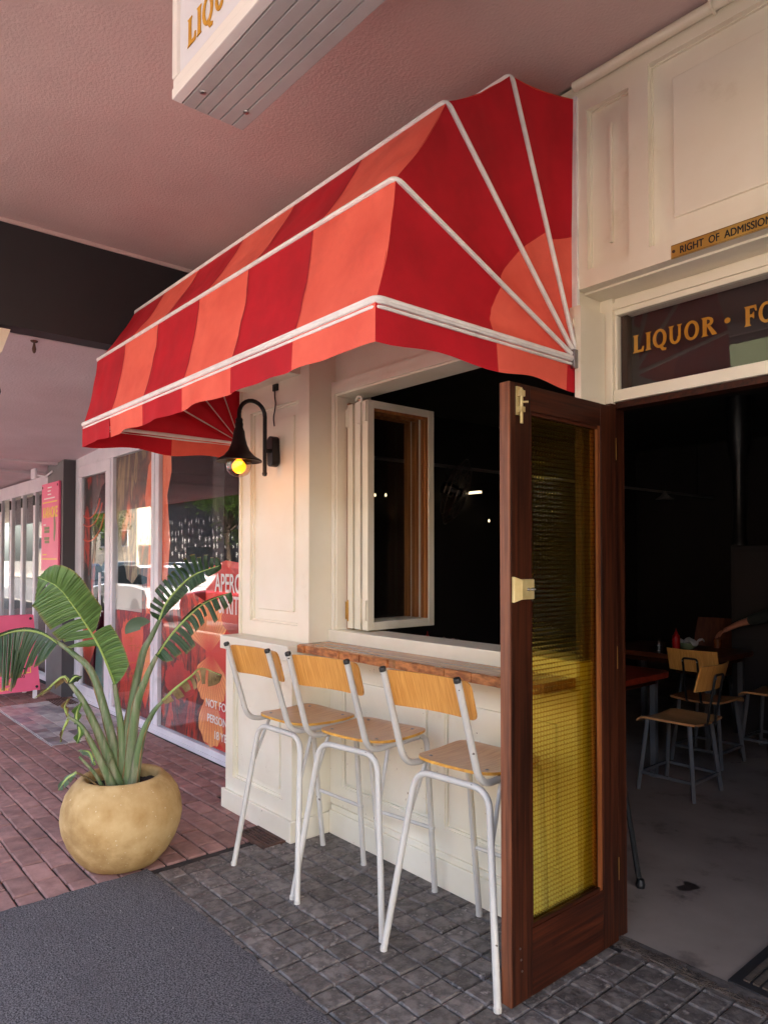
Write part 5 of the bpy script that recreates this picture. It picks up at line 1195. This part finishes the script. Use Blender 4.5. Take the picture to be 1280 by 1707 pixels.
# ------------------------------------------------------------------ across the street (seen reflected in the glass)
def car(loc, rz, paint, lab):
    t = thing('parked_car', lab, 'car', loc, rz, 'cars parked along the street')
    pm = mat('car_paint', paint, .25, coat=.6); gm = mat('car_glass', S(40,48,54), .08); ty = M['black_plastic']
    prof = [(-2.05,.35),(-2.1,.62),(-2.0,.86),(-1.2,.95),(-.95,.98),(1.15,.98),(1.9,.9),(2.08,.7),(2.05,.35)]
    b = MB(); sec = []
    for y, k in ((-.84,.93),(-.8,.99),(-.5,1.0),(.5,1.0),(.8,.99),(.84,.93)):
        sec.append([(x*(.985 if abs(y) > .8 else 1), y, .25+(z-.25)*k) for x, z in prof])
    n_ = len(prof)
    for s_ in sec: b.v += s_
    for i in range(len(sec)-1):
        for j in range(n_): b.f.append((i*n_+j, i*n_+(j+1) % n_, (i+1)*n_+(j+1) % n_, (i+1)*n_+j))
    b.f += [tuple(range(n_)), tuple(5*n_+j for j in range(n_-1,-1,-1))]
    b.build('body', pm, t, smooth='auto')
    c = MB(); cp = [(-1.25,.94),(-.55,1.42),(-.35,1.47),(.75,1.46),(1.0,1.40),(1.55,.95)]
    for y, k in ((-.74,0),(-.60,1),(.60,1),(.74,0)): c.v += [(x, y, .94+(z-.94)*(1 if k else .05 if z < 1 else .0)+(0 if k else 0)) for x, z in cp] if k else [(x*.98, y, .955) for x, z in cp]
    for i in range(3):
        for j in range(6): c.f.append((i*6+j, i*6+(j+1) % 6, (i+1)*6+(j+1) % 6, (i+1)*6+j))
    c.build('cabin_glass', gm, t)
    r_ = MB().prism([(-.5,1.425),(-.33,1.485),(.77,1.475),(1.0,1.41),(.75,1.45),(-.35,1.455)], lambda u, v, d: (u, d, v), -.6, .6); r_.build('roof', pm, t)
    for x in (-1.3,1.3):
        for s in (-1,1):
            wl = MB().lathe([(.2,-.1),(.31,-.09),(.32,0),(.31,.09),(.2,.1)], 24, (x,.77*s,.32), (0,1,0)); wo = wl.build('wheel', ty, t, smooth='auto')
            MB().lathe([(0,.06),(.06,.095),(.19,.09),(.2,.04)], 18, (x,.77*s,.32), (0,s,0)).build('rim', M['steel'], wo, smooth='auto')
    for s in (-1,1):
        MB().box(-2.11,-2.04,.5*s,.75*s,.62,.74).build('headlight', M['white_print'], t, bevel=.01); MB().box(2.0,2.1,.5*s,.75*s,.66,.78).build('taillight', mat('taillight', S(170,20,20), .3), t, bevel=.01)
    return t
car((-13.5,-2.75,-.13), 0, S(196,30,30), 'glossy red car parked at the near kerb')
car((-19.5,-2.75,-.13), 0, S(200,202,206), 'silver car parked behind the red car at the near kerb')
car((-26,-2.75,-.13), 0, S(40,44,52), 'black car parked at the near kerb farther down the street')
car((-24,-9.2,-.13), R(180), S(60,100,170), 'blue car parked at the far kerb')
car((-31,-9.2,-.13), R(180), S(225,225,225), 'white car parked at the far kerb')
car((-39,-9.2,-.13), R(180), S(150,152,156), 'grey car parked at the far kerb beyond the white car')
def house(x0, x1, y0, y1, h, c, lab, wx, wz, shop=None):
    t = thing('street_building', lab, 'building', ((x0+x1)/2, y1, 0), world=True)
    MB().box(x0, x1, y0, y1, 0, h).build('wall', mat('render', c, .85, tuple(k*.88 for k in c[:3])+(1,), .6), t); MB().box(x0-.2, x1+.2, y0, y1+.3, h, h+.25).build('roof', mat('parapet', S(170,164,158), .8), t)
    gm = mat('window_glass', S(50,56,62), .1)
    for i in range(wx):
        for j in range(wz):
            cx = x0+(x1-x0)*(i+.5)/wx; cz = 1.6+(h-1.6)*(j+.5)/wz if wz > 1 else h*.55
            o = MB().box(cx-.6, cx+.6, y1, y1+.05, cz-.6, cz+.6).build('window', M['alu'], t); MB().box(cx-.52, cx+.52, y1+.051, y1+.06, cz-.52, cz+.52).build('pane', gm, o)
    return t
house(-24, -6, -24, -14, 5.5, S(226,220,210), 'white low building across the street', 5, 2)
mh = house(-46, -33, -24, -14, 5.0, S(70,68,72), 'dark building with white painted dashes across the street', 0, 0)
dm = M['white_print']; dash = MB()
for i in range(21):
    for j in range(7):
        if random.random() < .8:
            x = -43.5+i*.46+random.uniform(-.1,.1); z = .7+j*.5+random.uniform(-.12,.12); MB_ = MB().prism([(0,-.16),(.06,0),(0,.16),(-.06,0)], lambda u, v, d: (x+u, d, z+v), -13.99, -13.97)

            dash.add(MB_.v, MB_.f)
dash.build('mural_dashes', dm, mh)['kind'] = 'stuff'
MB().box(-36.2,-35.1,-13.99,-13.95,0,2.1).build('door', M['black_paint'], mh); MB().box(-41,-37.5,-13.99,-13.95,.4,2.2).build('window', mat('window_glass', S(50,56,62), .1), mh)
house(-75, -49, -26, -14, 7, S(214,200,180), 'pale building farther down the street', 6, 2); house(-3, 22, -24, -14, 6.5, S(196,176,160), 'beige building across the street', 6, 2)
def tree(loc, h, r_, lab, seed):
    rnd = random.Random(seed); t = thing('street_tree', lab, 'tree', loc, 0, 'trees across the street')
    tk = MB(); top = Vector((rnd.uniform(-.3,.3), rnd.uniform(-.3,.3), h*.55)); tk.tube(spline([(0,0,0),(top.x*.4,top.y*.6,h*.28),tuple(top)], 5), [.16-.008*i for i in range(11)], 8)
    cl = []
    for k in range(11):
        a = rnd.uniform(0,6.28); e = Vector((math.cos(a)*r_*rnd.uniform(.3,.8), math.sin(a)*r_*rnd.uniform(.3,.8), h*rnd.uniform(.5,.95))); tk.tube([top*.8, top.lerp(e,.6)+Vector((0,0,.2)), e], [.06,.04,.015], 6); cl.append(e)
    tk.build('trunk', mat('bark', S(84,68,56), .9, S(60,48,40), 12), t, smooth='auto')
    lf = MB()
    for c in cl+[top+Vector((0,0,h*.25))]:
        for k in range(330):
            d = Vector((rnd.gauss(0,1), rnd.gauss(0,1), rnd.gauss(0,.8))); p = c+d*r_*.3; s_ = rnd.uniform(.06,.14); u = Vector((rnd.gauss(0,1),rnd.gauss(0,1),rnd.gauss(0,1))).normalized(); v_ = u.orthogonal().normalized()
            lf.add([p-u*s_, p+v_*s_*.6, p+u*s_, p-v_*s_*.6], [(0,1,2,3)])
    lf.build('crown', mat('tree_leaf', S(96,124,44), .6, S(64,94,34), 1.5, transl=.3), t)
tree((-31.0,-11.6,-.004), 6.2, 1.7, 'leafy green tree next to the dark mural building', 1); tree((-15,-11.8,-.004), 5.5, 1.7, 'leafy green tree in front of the white low building', 2); tree((-4,-11.8,-.004), 6.2, 2.0, 'leafy green tree in front of the beige building', 3); tree((-52,-12,-.004), 7, 2.2, 'tall green tree beside the pale building', 4)
hl_ = MB(); hl_.grid(lambda u, v: (-260+520*u, -150-160*v, -1+120*math.sin(math.pi*v)**.8*math.exp(-((-260+520*u+95)/62)**2)+7*mnoise.noise(Vector((u*14, v*9, 2)))), 60, 24)
struct(hl_.build('hill', mat('hillside', S(128,122,104), .95, S(92,100,72), .05), smooth=True))
for o in list(bpy.data.objects):
    if '_w' in o: del o['_w']
